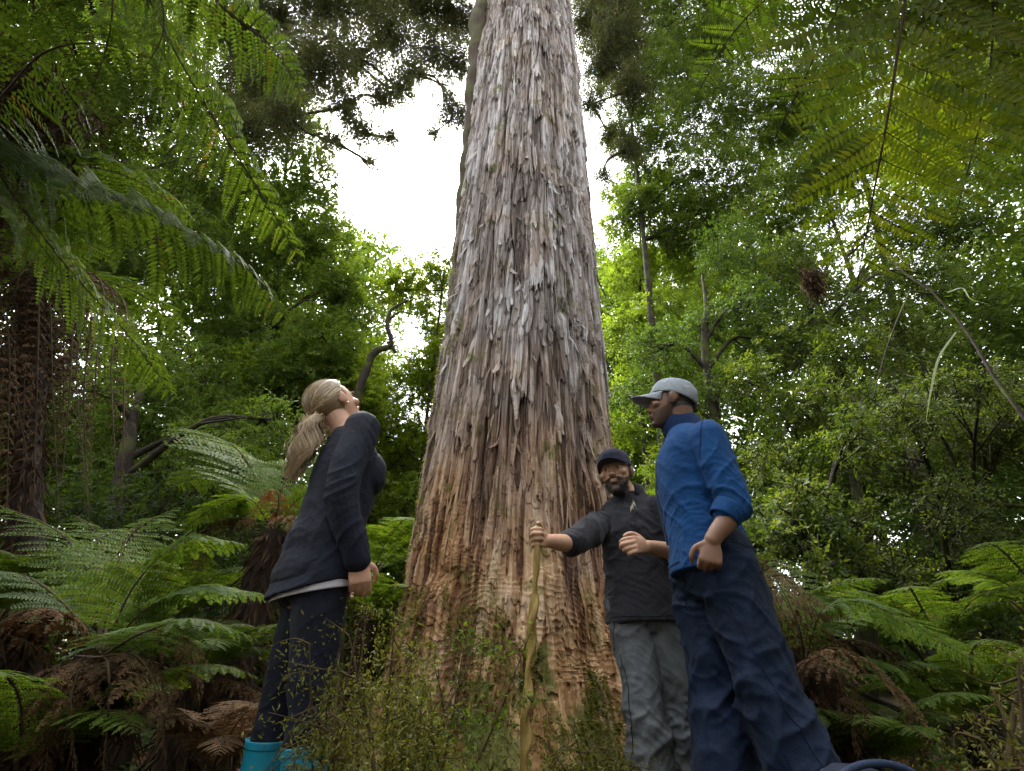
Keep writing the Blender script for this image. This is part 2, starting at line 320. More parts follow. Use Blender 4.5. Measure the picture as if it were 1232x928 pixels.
def giant_tree():
    root = thing('giant_tree', (TX, TY, 0), 'huge ancient conifer trunk with shaggy peeling grey bark rising behind the walking stick', 'tree')
    # three quarters of the columns face the viewer's half so that the flakes stay crisp there
    na = 860; s = np.linspace(0, 1, na, endpoint=False)
    a = -np.pi / 2 + 2 * np.pi * (s - .5) - .55 * np.sin(2 * np.pi * (s - .5)) * -1 * -1
    z = np.concatenate([np.arange(-.25, 2.6, .009), np.geomspace(2.6, 6, 300)[1:], np.geomspace(6, 22, 330)[1:]])
    A, Z = np.meshgrid(a, z); U = A * .9
    # wrap the noise seam behind the tree
    Dp, C = bark_disp(U, Z)
    V = trunk_point(A, Z, Dp - .02).reshape(-1, 3); nz = len(z)
    i = np.arange(nz - 1)[:, None] * na; j = np.arange(na)[None]; j2 = (j + 1) % na
    g = Geo(); g.add(V, np.stack([i + j, i + j2, i + na + j2, i + na + j], -1).reshape(-1, 4), .5, 0, False)
    o = g.obj('trunk', BARK, root)
    q = o.data.attributes.new('cell', 'FLOAT', 'POINT'); q.data.foreach_set('value', C.ravel().astype(np.float32))
    # loose bark strips: hang from their upper end, the lower end lifts and curls
    n = 900; nb = 130; g = Geo(); seg = 7
    aa = -np.pi / 2 + rng.normal(0, 1.15, n); zz = 1.75 + 14 * rng.power(1.0, n) ** 1.5
    ln = rng.gamma(2.2, .20, n) * np.clip(.4 + zz / 3.5, .5, 1.9) + .10; wd = rng.gamma(1.6, .0048, n) + .004; lift = .003 + .045 * rng.uniform(0, 1, n) ** 3
    zz[:nb] = 2.0 + 4.0 * rng.uniform(0, 1, nb) ** 1.2; aa[:nb] = -np.pi / 2 + rng.normal(0, .8, nb); ln[:nb] = rng.uniform(.14, .42, nb); wd[:nb] = rng.uniform(.018, .055, nb); lift[:nb] = rng.uniform(.025, .095, nb)
    d0, c0 = bark_disp(aa * .9, zz); tt = np.linspace(0, 1, seg); sk = rng.normal(0, .045, n)
    side = np.stack([-np.sin(aa), np.cos(aa), np.zeros(n)], -1); outw = np.stack([np.cos(aa), np.sin(aa), np.zeros(n)], -1)
    VV = []; 
    for k, x in enumerate(tt):
        zc = zz - ln * x; ac = aa + sk * x
        dd, _ = bark_disp(ac * .9, zc)
        base = trunk_point(ac, zc, np.maximum(np.minimum(dd, d0 + .02), d0 * .6) - .016 - .022 * (1 - x) ** 2 + lift * x ** 1.7)
        wx = wd * (1 - .75 * x ** rng.uniform(2.5, 14, n)) * rng.uniform(.6, 1.25, n)
        curl = outw * (wx * .3)[:, None]
        VV.append(np.stack([base - side * wx[:, None] / 2, base + curl, base + side * wx[:, None] / 2], 1))
    # broad plates that stand off the trunk
    VV = np.stack(VV, 1)          # n, seg, 3, 3
    idx = np.arange(n)[:, None, None] * (seg * 3) + np.arange(seg - 1)[None, :, None] * 3 + np.arange(2)[None, None, :]
    Fq = np.stack([idx, idx + 1, idx + 4, idx + 3], -1).reshape(-1, 4)
    g.add(VV.reshape(-1, 3), Fq, .5, 0, False)
    o = g.obj('loose_bark', BARK, root)
    q = o.data.attributes.new('cell', 'FLOAT', 'POINT'); q.data.foreach_set('value', np.repeat(np.clip(c0 + rng.normal(-.03, .10, n), 0, 1), seg * 3).astype(np.float32))
    # moss tufts at the foot and up the shaded side
    g = Geo(); n = 24000
    aa = -np.pi / 2 + rng.normal(0, .95, n); zz = -.05 + 1.15 * rng.uniform(0, 1, n) ** 1.3
    zz[:2600] = rng.uniform(.6, 5, 2600); aa[:2600] = rng.normal(-2.75, .16, 2600)
    dd, _ = bark_disp(aa * .9, zz)
    keep = vnoise(aa * 3.2, zz * 2.4, 77) + .35 * vnoise(aa * 11, zz * 9, 78) - .35 * np.clip(zz, 0, 1) > .5
    keep[:2600] = rng.uniform(0, 1, 2600) < .75
    aa, zz, dd = aa[keep], zz[keep], dd[keep]; n = len(aa)
    p = trunk_point(aa, zz, dd - .02); d = np.stack([np.cos(aa), np.sin(aa), np.zeros(n)], -1) + rng.normal(0, .8, (n, 3))
    leaves(g, p, d, rng.normal(0, 1, (n, 3)), rng.uniform(.012, .04, n), rng.uniform(.005, .012, n), rng.uniform(0, 1, n))
    g.obj('moss', L_MOSSY, root)
    # climbing stem that hugs the upper left of the trunk
    g = Geo(); zs = np.linspace(-.1, 18, 110); an = R(150) + .55 * np.clip((zs - 4) / 8, 0, 1) + .05 * np.sin(zs * .7)
    P = np.stack([axis_x(zs) + (trunk_r(zs, an) + .09) * np.cos(an), TY + (trunk_r(zs, an) + .09) * np.sin(an), zs], -1)
    tube(g, P, .09 + .010 * np.clip(zs, 0, 12), 14, lump=.3)
    tag(g.obj('climbing_vine', WOOD2), 'mossy brown climbing stem pressed against the upper left of the giant trunk', 'vine')
    return root
giant_tree()
# ------------------------------------------------------------------ ferns
def frond(g, P, width, npin=26, nseg=18, droop=.35, start=.14, lw=.15, curl=0.0, seed=0, rr=.008, dens=.92, upv=(0, 0, 1), ragged=0.05, sweep=.35, lobed=True):
    """one compound frond along the polyline P: rachis (slot 1), paired pinnae made of paired pinnules (slot 0)"""
    rs = np.random.default_rng(seed + 100); P = np.asarray(P, float); n = len(P)
    seglen = np.linalg.norm(np.diff(P, axis=0), axis=1); cum = np.concatenate([[0], np.cumsum(seglen)]); Lr = cum[-1]
    tube(g, P, rr * np.linspace(1, .2, n), 5, 1, .5)
    t = start + (1 - start) * (np.arange(npin) + .5) / npin
    ip = lambda tt: np.stack([np.interp(tt * Lr, cum, P[:, k]) for k in range(3)], -1)
    B = ip(t); T = nrm(ip(np.minimum(t + .01, 1)) - ip(t - .01)); up = np.array(upv, float)
    prof = np.where(t < .42, .62 + .38 * np.sin(np.clip((t - start) / (.42 - start), 0, 1) * np.pi / 2), np.cos(np.clip((t - .42) / .58, 0, 1) * np.pi / 2) ** .75 * .97 + .03)
    s = np.linspace(0, 1, nseg + 1); ds = 1 / nseg
    for sg in (1, -1):
        S = nrm(np.cross(T, up)) * sg
        Ln = width * prof * rs.uniform(.80, 1.10, npin) * (1 - ragged * rs.uniform(0, 1, npin))
        sw = sweep + rs.normal(0, .05, npin) + .35 * np.clip(t - .6, 0, 1); dr = droop * rs.uniform(.75, 1.3, npin)
        D0 = S * np.cos(sw)[:, None] + T * np.sin(sw)[:, None]
        # points along every pinna, bending to the ground and curling forward
        D = D0[:, None, :] + (-up * dr[:, None])[:, None, :] * (s ** 1.1 * 1.6 + .15)[None, :, None] + (T * curl)[:, None, :] * s[None, :, None]
        D[:, :, :] += rs.normal(0, ragged * .5 + .015, D.shape).cumsum(1) * .25
        D = nrm(D); Q = B[:, None, :] + np.concatenate([np.zeros((npin, 1, 3)), np.cumsum(D[:, :-1] * (Ln * ds)[:, None, None], axis=1)], 1)
        Nn = nrm(np.cross(T, S) * sg); 
        Nn = Nn + rs.normal(0, .13, Nn.shape)
        sd = nrm(np.cross(D, Nn[:, None, :])); NN = np.cross(sd, D)
        # midribs as thin triangles
        rw = (rr * .22 * (1 - .8 * s))[None, :, None]; V0 = np.stack([Q + sd * rw + NN * .0006, Q - sd * rw + NN * .0006], 2).reshape(-1, 3)
        k = np.arange(npin)[:, None] * (nseg + 1) * 2 + np.arange(nseg)[None] * 2; g.add(V0, np.stack([k, k + 1, k + 3, k + 2], -1).reshape(-1, 4), .5, 1)
        ss = s[1:-1]; lp = lw * (np.minimum(1, .55 + ss * 3) * (1 - ss ** 2.2) ** .8) + .012
        for s2 in (1, -1):
            p = Q[:, 1:-1]; d = sd[:, 1:-1] * s2 + D[:, 1:-1] * .42 - up * (droop * .12)
            L = (Ln[:, None] * lp[None, :]) * rs.uniform(.85, 1.1, (npin, nseg - 1)); W = np.broadcast_to((Ln * ds * dens)[:, None], L.shape)
            kp = rs.uniform(0, 1, L.size) > ragged * .6
            rnd = np.clip(rs.normal(.5, .16, (npin, 1)) + rs.normal(0, .12, L.shape), 0, 1).ravel()
            nnn = (NN[:, 1:-1] + rs.normal(0, .12 + ragged, L.shape + (3,))).reshape(-1, 3)
            leaves(g, p.reshape(-1, 3)[kp], d.reshape(-1, 3)[kp], nnn[kp], L.ravel()[kp], W.ravel()[kp], rnd[kp], 0, .1, .3)
def V_(*a): return np.array(a, float)
def arch(L, a0, a1, n=16, yaw=0.0, side=0.0):
    t = np.linspace(0, 1, n); a = R(a0) + (R(a1) - R(a0)) * t ** 1.25; y = R(yaw) + R(side) * t
    st = np.stack([np.cos(a) * np.cos(y), np.cos(a) * np.sin(y), np.sin(a)], -1) * (L / (n - 1))
    return np.concatenate([[np.zeros(3)], np.cumsum(st[:-1], axis=0)])
def shaggy(root, base, top, r0, r1, hair=900, matl=None, hmat=None, name='trunk', bow=(0, 0)):
    base = np.array(base, float); top = np.array(top, float); mid = (base + top) / 2 + np.array([bow[0], bow[1], 0])
    P = bez([base, mid, top], 14); g = Geo(); tube(g, P, np.linspace(r0, r1, 14), 14, 0, lump=.3)
    k = rng.integers(0, 13, hair); f = rng.uniform(0, 1, hair)[:, None]; c = P[k] * (1 - f) + P[k + 1] * f
    a = rng.uniform(0, 2 * np.pi, hair); rad = np.interp(k, [0, 13], [r0, r1])[:, None]
    o = np.stack([np.cos(a), np.sin(a), np.zeros(hair)], -1)
    leaves(g, c + o * rad * .9, o * .5 + np.array([0, 0, -1]) + rng.normal(0, .35, (hair, 3)), o, rng.uniform(.06, .22, hair), rng.uniform(.008, .025, hair), rng.uniform(0, 1, hair), 1, .2)
    return g.obj(name, [matl or FTRUNK, hmat or DEAD_DARK], root)
FERN_N = [0]
def fern(name, crown, label, cat, fr, trunk=None, dead=(), hair=700, group=None, m=None, dm=None, rachis=None, w=.30):
    """fr: list of (yaw, length, a0, a1) or explicit polylines; each frond a part of its own"""
    crown = np.array(crown, float); FERN_N[0] += 1; sd = FERN_N[0] * 40
    base = np.array(trunk[0]) if trunk else np.array([crown[0], crown[1], float(ground_z(crown[0], crown[1]))])
    root = thing(name, base, label, cat, group)
    rad = trunk[1] if trunk else .07
    shaggy(root, base + np.array([0, 0, -.05]), crown, rad * 1.15, rad * .85, hair)
    i = 0
    for lst, pn, mm in ((fr, 'frond', m or FERN), (dead, 'dead_frond', dm or DEAD)):
        for f in lst:
            g = Geo(); i += 1; kw = dict(droop=.30 if pn == 'frond' else .75, ragged=.11 if pn == 'frond' else .4)
            if isinstance(f[-1], dict): kw.update(f[-1]); f = f[:-1]
            mat_ = kw.pop('mat', mm); ww = kw.pop('w', None)
            if np.ndim(f[0]) == 0:
                P = crown + arch(f[1], f[2], f[3], 16, f[0], rng.uniform(-14, 14)); ln = f[1]
            else:
                P = bez([np.array(q, float) for q in f], 18); ln = np.linalg.norm(np.diff(P, axis=0), axis=1).sum()
            frond(g, P, ww or w * ln, seed=sd + i, rr=.0035 + .0022 * ln, **kw)
            g.obj(pn, [mat_, rachis or STALK], root)
    return root
def star(n, L, a0, a1, y0=0, jit=18, spread=360):
    return [(y0 + spread * k / n + rng.uniform(-jit, jit), L * rng.uniform(.82, 1.1), a0 + rng.uniform(-10, 10), a1 + rng.uniform(-14, 14)) for k in range(n)]

# tree fern whose crown is up on the left, out of frame: the long drooping fronds
cA = atd(-40, 150, 2.7)
fern('tree_fern', cA, 'tall tree fern at the left edge whose long frond hangs its leaflets like a comb', 'tree fern', [
    (cA, atd(60, 205, 2.5), atd(190, 262, 2.55), atd(300, 325, 2.7), atd(352, 395, 2.9), dict(droop=1.3, w=.52, npin=26, nseg=20, lw=.23, mat=FERN_DARK)),
    (cA, atd(0, 118, 2.3), atd(60, 60, 2.1), atd(150, 60, 2.2), atd(235, 120, 2.3), dict(droop=1.0, w=.48, mat=FERN_DARK)),
    (cA, atd(-10, 230, 2.2), atd(30, 270, 2.1), atd(75, 330, 2.2), dict(droop=.8, w=.40, mat=FERN)),
    (cA, atd(20, 240, 2.9), atd(80, 320, 3.0), atd(160, 410, 3.1), atd(212, 482, 3.3), dict(droop=.45, w=.50, mat=FERN)),
    (cA, atd(60, 190, 3.1), atd(160, 215, 3.3), atd(240, 270, 3.5), dict(droop=.9, w=.5, mat=FERN_DARK)),
    *star(5, 2.0, 40, -35, 120, 15, 140)], trunk=((cA[0] - .1, cA[1] - .1, 0), .11), dead=star(5, 1.3, -30, -85, 100, 20, 300), dm=DEAD_DARK)
cB = atd(120, -110, 2.7)
fern('tree_fern', cB, 'overhead tree fern at top left with a frond arching down against the sky', 'tree fern', [
    (cB, atd(165, -30, 2.6), atd(212, 65, 2.55), atd(268, 160, 2.6), atd(322, 245, 2.7), atd(366, 322, 2.85), dict(droop=.75, w=.48, npin=28, nseg=20, lw=.20, mat=FERN)),
    (cB, atd(120, -60, 2.2), atd(135, -10, 2.1), atd(130, 50, 2.1), atd(110, 110, 2.15), dict(droop=.5, w=.34, mat=FERN)),
    (cB, atd(160, -60, 2.2), atd(190, -15, 2.1), atd(196, 40, 2.1), atd(170, 90, 2.1), dict(droop=.5, w=.30, mat=FERN)),
    (cB, atd(210, -50, 2.7), atd(270, 10, 2.8), atd(330, 60, 2.9), atd(372, 130, 3.0), dict(droop=.8, w=.46, mat=FERN_DARK)),
    (cB, atd(60, -60, 2.5), atd(40, 10, 2.5), atd(45, 90, 2.6), dict(droop=.8, w=.42, mat=FERN_DARK)),
    *star(6, 2.0, 40, -30, 100, 15, 200)], trunk=((cB[0] - .15, cB[1] - .3, 0), .12), dead=star(3, 1.2, -40, -85, 150, 20, 160), dm=DEAD_DARK)
# upper right, seen from below
cR = atd(1150, -190, 2.3)
fern('tree_fern', cR, 'overhead tree fern at top right with yellowish fronds seen from below', 'tree fern', [
    (cR, atd(1103, -70, 1.95), atd(1088, 10, 1.8), atd(1070, 130, 1.75), atd(1048, 250, 1.85), atd(1030, 350, 2.0), dict(droop=.2, w=.66, npin=24, nseg=22, mat=FERN_YEL, sweep=.45, upv=(.25, .5, .8))),
    (cR, atd(1060, -90, 2.0), atd(1010, 5, 1.9), atd(970, 90, 1.9), atd(920, 190, 2.0), dict(droop=.4, w=.46, npin=26, mat=FERN, upv=(.25, .45, .85))),
    (cR, atd(1040, -120, 2.0), atd(950, -55, 1.9), atd(880, -15, 1.95), atd(815, 30, 2.1), dict(droop=1.1, w=.36, npin=26, mat=FERN)),
    (cR, atd(1000, -80, 2.2), atd(935, -15, 2.1), atd(878, 45, 2.15), atd(838, 115, 2.3), dict(droop=.45, w=.42, npin=26, mat=FERN, upv=(.25, .45, .85))),
    (cR, atd(1180, -80, 2.0), atd(1195, 10, 1.9), atd(1185, 120, 1.9), atd(1150, 260, 2.0), dict(droop=.3, w=.55, mat=FERN_YEL, upv=(.25, .5, .8))),
    (cR, atd(1120, -90, 2.4), atd(1130, 0, 2.4), atd(1110, 120, 2.45), atd(1100, 240, 2.6), dict(droop=.3, w=.5, mat=FERN_YEL)),
    (cR, atd(1090, -100, 2.3), atd(1050, -10, 2.4), atd(1010, 90, 2.45), atd(965, 175, 2.6), dict(droop=.4, w=.42, mat=FERN)),
    (cR, atd(1100, -140, 2.3), atd(1010, -70, 2.3), atd(940, -20, 2.4), atd(870, 70, 2.5), dict(droop=.6, w=.42, mat=FERN)),
    (cR, atd(1230, -90, 2.2), atd(1250, 60, 2.2), atd(1235, 170, 2.3), dict(droop=.5, w=.45, mat=FERN_DARK)),
    *star(5, 1.9, 35, -35, -100, 12, 160)], trunk=((cR[0] + .1, cR[1] - .35, 0), .12), dead=[(cR, atd(1205, -50, 2.4), atd(1225, 60, 2.6), atd(1215, 160, 2.7), dict(w=.4))], dm=DEAD)
# shaggy trunk on the left with its skirt of dead fronds
cC = at(45, 330, 3.0); bC = at(92, 800, 3.3)
fern('tree_fern', cC, 'leaning tree fern on the left with a dark skirt of hanging dead fronds', 'tree fern',
     [(70 + k * 33, 1.5, 45, -30, dict(mat=FERN_DARK)) for k in range(9)], trunk=((bC[0], bC[1], 0), .085), hair=2600,
     dead=[(cC + V_(0, 0, -.1 * (k % 4)), cC + V_(.36 * math.cos(k * 1.1), .36 * math.sin(k * 1.1), .05 - .15 * (k % 4)), cC + V_(.50 * math.cos(k * 1.1), .50 * math.sin(k * 1.1), -.55 - .14 * (k % 5)), cC + V_(.42 * math.cos(k * 1.1 + .3), .40 * math.sin(k * 1.1 + .3), -1.2 - .15 * (k % 5)), dict(w=.26, npin=20, nseg=10, mat=(DEAD_DARK, DEAD, DEAD_DARK)[k % 3])) for k in range(20)] + [
     (cC, at(q, 335 + 9 * (k % 4), 2.75 + .1 * (k % 3)), at(q + 6 * math.sin(k), 440 + 15 * (k % 3), 2.7 + .1 * (k % 3)), at(q + 12 * math.sin(k * 2.0), 560 + 24 * (k % 4), 2.72 + .1 * (k % 3)), dict(w=.20, npin=24, nseg=10, mat=(DEAD, DEAD_DARK, DEAD)[k % 3])) for k, q in enumerate(range(-25, 150, 12))], dm=DEAD_DARK)
# brown dead tangle high on the left
def tangle(name, c, r, n, m, label, cat):
    g = Geo(); c = np.array(c)
    for k in range(34):
        p = c + rng.normal(0, .45, 3) * r; q = p + np.array([rng.normal(0, .5), rng.normal(0, .5), -rng.uniform(.2, 1)]) * r
        tube(g, bez([p, (p + q) / 2 + rng.normal(0, .12, 3) * r, q], 7), .006, 4, 1)
    p = c + rng.normal(0, .42, (n, 3)) * r
    d = rng.normal(0, .7, (n, 3)); d[:, 2] -= .7
    leaves(g, p, d, rng.normal(0, 1, (n, 3)), rng.uniform(.03, .10, n), rng.uniform(.008, .022, n), rng.uniform(0, 1, n))
    return tag(g.obj(name, [m, STALK]), label, cat)
tangle('dead_fern_clump', atd(25, 135, 3.0), np.array([.42, .42, .50]), 4200, DEAD_DARK, 'dark brown tangle of dead fronds caught high at the left edge', 'dead fronds')

# ferns of the understorey
c = at(122, 790, 2.0)
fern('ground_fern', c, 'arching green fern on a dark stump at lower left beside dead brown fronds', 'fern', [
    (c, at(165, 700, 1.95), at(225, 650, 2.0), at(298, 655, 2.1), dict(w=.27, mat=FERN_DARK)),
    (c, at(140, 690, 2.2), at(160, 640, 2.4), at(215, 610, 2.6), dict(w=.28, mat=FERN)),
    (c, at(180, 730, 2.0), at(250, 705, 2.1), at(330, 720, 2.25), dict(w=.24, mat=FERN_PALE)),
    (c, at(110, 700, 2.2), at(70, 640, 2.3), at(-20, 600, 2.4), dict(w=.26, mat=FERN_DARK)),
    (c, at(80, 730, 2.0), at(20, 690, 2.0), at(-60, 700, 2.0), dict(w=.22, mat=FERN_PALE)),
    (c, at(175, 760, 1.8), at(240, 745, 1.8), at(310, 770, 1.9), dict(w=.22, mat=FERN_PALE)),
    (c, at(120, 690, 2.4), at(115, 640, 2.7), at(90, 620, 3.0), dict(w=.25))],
    trunk=((c[0] - .04, c[1] + .02, 0), .09), hair=1600, dead=[
    (c, at(80, 740, 1.8), at(30, 735, 1.75), at(-30, 770, 1.7), dict(w=.2)), (c, at(165, 790, 1.8), at(190, 840, 1.75), at(200, 930, 1.8), dict(w=.18)),
    (c, at(190, 750, 2.1), at(225, 770, 2.1), at(240, 850, 2.1), dict(w=.18)), (c, at(90, 800, 1.8), at(65, 860, 1.75), at(50, 960, 1.75), dict(w=.16)),
    (c, at(130, 800, 1.7), at(130, 860, 1.7), at(120, 960, 1.75), dict(w=.12, mat=DEAD_DARK)), (c, at(100, 800, 1.75), at(85, 850, 1.7), at(95, 950, 1.75), dict(w=.14, mat=DEAD))])
c = at(330, 640, 3.2)
fern('ground_fern', c, 'fern with one rusty orange dead frond behind the blonde woman', 'fern', [
    (c, at(290, 585, 3.2), at(255, 570, 3.3), at(205, 585, 3.4)), (c, at(300, 560, 3.4), at(270, 530, 3.6), at(225, 520, 3.8)), (c, at(345, 570, 3.4), at(370, 550, 3.6), at(430, 560, 3.8)),
    (c, at(300, 600, 3.0), at(260, 610, 3.0), at(215, 640, 3.0)), (c, at(360, 600, 3.2), at(400, 590, 3.2), at(440, 620, 3.2))],
    trunk=((c[0], c[1], 0), .10), hair=900, dead=[(c, at(335, 596, 3.0), at(318, 596, 2.95), at(296, 640, 2.9), dict(w=.17, mat=DEAD_RED, npin=18)), (c, at(350, 620, 3.0), at(360, 640, 2.95), at(362, 700, 2.9), dict(w=.2)), (c, at(290, 625, 3.1), at(250, 640, 3.1), at(235, 700, 3.1), dict(w=.2))])
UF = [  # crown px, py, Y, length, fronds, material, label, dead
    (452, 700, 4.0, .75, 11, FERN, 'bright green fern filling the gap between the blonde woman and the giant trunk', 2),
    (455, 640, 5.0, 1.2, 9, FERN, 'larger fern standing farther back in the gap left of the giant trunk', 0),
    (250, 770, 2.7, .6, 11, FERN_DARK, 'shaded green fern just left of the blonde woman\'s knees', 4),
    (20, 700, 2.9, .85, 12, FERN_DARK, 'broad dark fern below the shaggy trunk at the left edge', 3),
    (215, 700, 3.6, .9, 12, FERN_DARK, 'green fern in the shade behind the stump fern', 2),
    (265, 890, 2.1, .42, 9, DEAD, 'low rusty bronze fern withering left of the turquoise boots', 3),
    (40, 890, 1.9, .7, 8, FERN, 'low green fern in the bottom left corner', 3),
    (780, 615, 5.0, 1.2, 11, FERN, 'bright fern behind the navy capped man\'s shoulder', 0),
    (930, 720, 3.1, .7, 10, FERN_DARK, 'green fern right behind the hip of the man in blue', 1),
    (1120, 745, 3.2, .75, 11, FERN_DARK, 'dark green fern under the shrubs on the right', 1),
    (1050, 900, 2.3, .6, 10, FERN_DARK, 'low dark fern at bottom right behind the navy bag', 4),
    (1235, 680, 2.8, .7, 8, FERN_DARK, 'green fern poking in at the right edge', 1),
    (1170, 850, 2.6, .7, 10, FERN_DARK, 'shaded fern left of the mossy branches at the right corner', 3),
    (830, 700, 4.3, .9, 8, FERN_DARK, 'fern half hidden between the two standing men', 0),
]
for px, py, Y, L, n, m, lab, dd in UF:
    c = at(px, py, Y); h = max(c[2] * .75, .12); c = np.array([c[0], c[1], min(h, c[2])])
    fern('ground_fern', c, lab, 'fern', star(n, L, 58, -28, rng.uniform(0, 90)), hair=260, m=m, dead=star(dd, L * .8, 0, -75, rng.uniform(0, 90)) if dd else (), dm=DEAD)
c = at(968, 800, 2.35)
fern('ground_fern', c, 'grey-green fern with drooping brown dead fronds beside the blue trousers', 'fern', [
    (c, at(990, 735, 2.25), at(1040, 725, 2.2), at(1110, 760, 2.15), at(1205, 815, 2.1), dict(w=.24, mat=FERN_PALE, npin=30)),
    (c, at(985, 750, 2.5), at(1060, 740, 2.6), at(1180, 790, 2.7), dict(w=.22, mat=FERN_PALE)),
    (c, at(955, 740, 2.4), at(935, 715, 2.5), at(905, 700, 2.6), dict(w=.22, mat=FERN)), (c, at(960, 730, 2.7), at(950, 690, 3.0), at(930, 670, 3.3), dict(w=.24, mat=FERN)),
    (c, at(1010, 790, 2.3), at(1070, 800, 2.2), at(1150, 860, 2.15), dict(w=.2, mat=FERN_DARK))],
    trunk=((c[0], c[1], 0), .09), hair=1500, dead=[
    (c, at(1000, 780, 2.1), at(1050, 800, 2.05), at(1095, 850, 2.0), at(1110, 905, 2.0), dict(w=.17)), (c, at(990, 790, 2.0), at(1020, 840, 1.95), at(1035, 930, 1.95), dict(w=.16)),
    (c, at(960, 750, 2.2), at(930, 690, 2.3), at(905, 660, 2.35), dict(w=.22)), (c, at(1010, 770, 2.4), at(1080, 790, 2.4), at(1160, 880, 2.4), dict(w=.2, mat=DEAD_DARK)),
    (c, at(985, 800, 2.1), at(990, 850, 2.1), at(1000, 950, 2.1), dict(w=.14, mat=DEAD_DARK))])

# ------------------------------------------------------------------ trees
def sprays(g, C, Rd, n, leaf, wl=.42, droop=.3, per=22, seed=0, hollow=.5, ln=.34, tw=True, twmat=1, flat=.55):
    """n leafy twigs spread through the ellipsoid at C: leaves alternate along each twig in loose flat sprays"""
    rs = np.random.default_rng(seed); u = nrm(rs.normal(0, 1, (n, 3))); rad = (hollow + (1 - hollow) * rs.uniform(0, 1, n) ** .6) * rs.uniform(.75, 1.12, n)
    base = C + u * rad[:, None] * Rd * .92; d = nrm(u * .8 + rs.normal(0, .55, (n, 3)) + np.array([0, 0, -droop])); L = ln * rs.uniform(.6, 1.3, n)
    base = base - d * L[:, None] * .5
    nr = nrm(rs.normal(0, flat, (n, 3)) + np.array([0, 0, 1.0])); s = nrm(np.cross(d, nr))
    t = (np.arange(per) + 1) / per; sg = np.where(np.arange(per) % 2, 1, -1)
    bend = -droop * .45 * t ** 2
    p = base[:, None] + d[:, None] * (L[:, None] * t)[..., None] + np.array([0, 0, 1]) * (L[:, None] * bend)[..., None] + s[:, None] * rs.normal(0, .05, (n, per, 1)) * L[:, None, None] * 1.6
    dd = d[:, None] * .55 + s[:, None] * sg[None, :, None] * (1.1 - .5 * t)[None, :, None] + rs.normal(0, .32, (n, per, 3)) + np.array([0, 0, -droop * .5])
    nn = nr[:, None] + rs.normal(0, .45, (n, per, 3))
    rnd = np.clip(rs.normal(.5, .17, (n, 1)) + rs.normal(0, .14, (n, per)), 0, 1)
    Lf = leaf * rs.uniform(.65, 1.25, (n, per)) * (1 - .3 * t ** 3)[None]
    leaves(g, p.reshape(-1, 3), dd.reshape(-1, 3), nn.reshape(-1, 3), Lf.ravel(), (Lf * wl).ravel(), rnd.ravel(), 0, .1)
    if tw:
        e = base + d * L[:, None]; w_ = .004 + .01 * leaf
        b2 = base - d * L[:, None] * .5; V = np.stack([b2 + s * w_, b2 - s * w_, e + np.array([0, 0, -.4]) * droop * L[:, None]], 1).reshape(-1, 3)
        g.add(V, np.arange(n * 3).reshape(-1, 3), .5, twmat)
TREE_N = [0]
def tree(name, label, blobs, Y, base_px, m, leaf=.055, dens=1.0, tr=.12, droop=.25, wl=.42, trunk=None, bark=None, jit=.6, hollow=.35, limbs=True, cat='tree', group=None, per=22, ln=.34, squash=.8, flat=.55):
    TREE_N[0] += 1; sd = TREE_N[0] * 1000; rs = np.random.default_rng(sd)
    g = Geo(); cents = []
    for k, b in enumerate(blobs):
        px, py, rp = b[:3]; yy = (b[3] if len(b) > 3 else Y) + rs.uniform(-jit, jit)
        c = at(px, py, yy); dep = np.dot(c - CAM, FW); r = rp * 1.08 / F * dep; cents.append((c, r))
        n = int(dens * 135 * (r / .6) ** 2 * (.055 / leaf) ** 1.35 * 22 / per)
        sprays(g, c, np.array([r, r, r * squash]), max(n, 12), leaf, wl, droop, per, sd + k, hollow, ln, flat=flat)
    b0 = at(base_px, 814, Y) if not trunk else np.array(trunk[0], float); z0 = float(ground_z(b0[0], b0[1])); b0[2] = z0 - .05
    root = thing(name, (b0[0], b0[1], z0), label, cat, group)
    g.obj('crown', [m, bark or WOOD], root)
    tops = sorted(cents, key=lambda q: -q[0][2]); top = tops[0][0]
    if trunk and len(trunk) > 1: P = bez([b0] + [np.array(q) for q in trunk[1:]], 24)
    else:
        mid = b0 + (top - b0) * .45 + np.array([rs.normal(0, .25), rs.normal(0, .25), 0]); P = bez([b0, b0 + (mid - b0) * .5 + rs.normal(0, .08, 3), mid, top], 24)
    gt = Geo(); tube(gt, P, tr * np.linspace(1.1, .25, 24) , 10, 0, lump=.18); gt.obj('trunk', bark or WOOD, root)
    if limbs:
        for c, r in cents:
            gl = Geo()
            dist = np.linalg.norm(P - c, axis=1) + np.abs(P[:, 2] - (c[2] - .55 * np.linalg.norm(P[:, :2] - c[:2], axis=1))) * .7
            k = int(np.argmin(dist[3:])) + 3; p = P[min(k, 22)]
            up_ = [q for q, _ in cents if q[2] > c[2] + .15]
            if droop > .6 and up_: p = min(up_, key=lambda q: np.linalg.norm(q - c))
            q = (p + c) / 2 + np.array([0, 0, .16 * np.linalg.norm(c - p)]) + rs.normal(0, .09, 3) * np.linalg.norm(c - p)
            B = bez([p, q, c], 12); rb = tr * (1.1 - .85 * k / 24) * .55
            tube(gl, B, np.linspace(rb, rb * .3, 12), 6, 0, lump=.2)
            for j in range(5):
                u = nrm(rs.normal(0, 1, 3) + np.array([0, 0, -.1])); s_ = B[rs.integers(5, 12)]; e = c + u * r * .85
                tube(gl, bez([s_, (s_ + e) / 2 + rs.normal(0, .12, 3) * r, e], 7), np.linspace(rb * .4, .004, 7), 5, 0)
            gl.obj('limb', bark or WOOD, root)
    return root
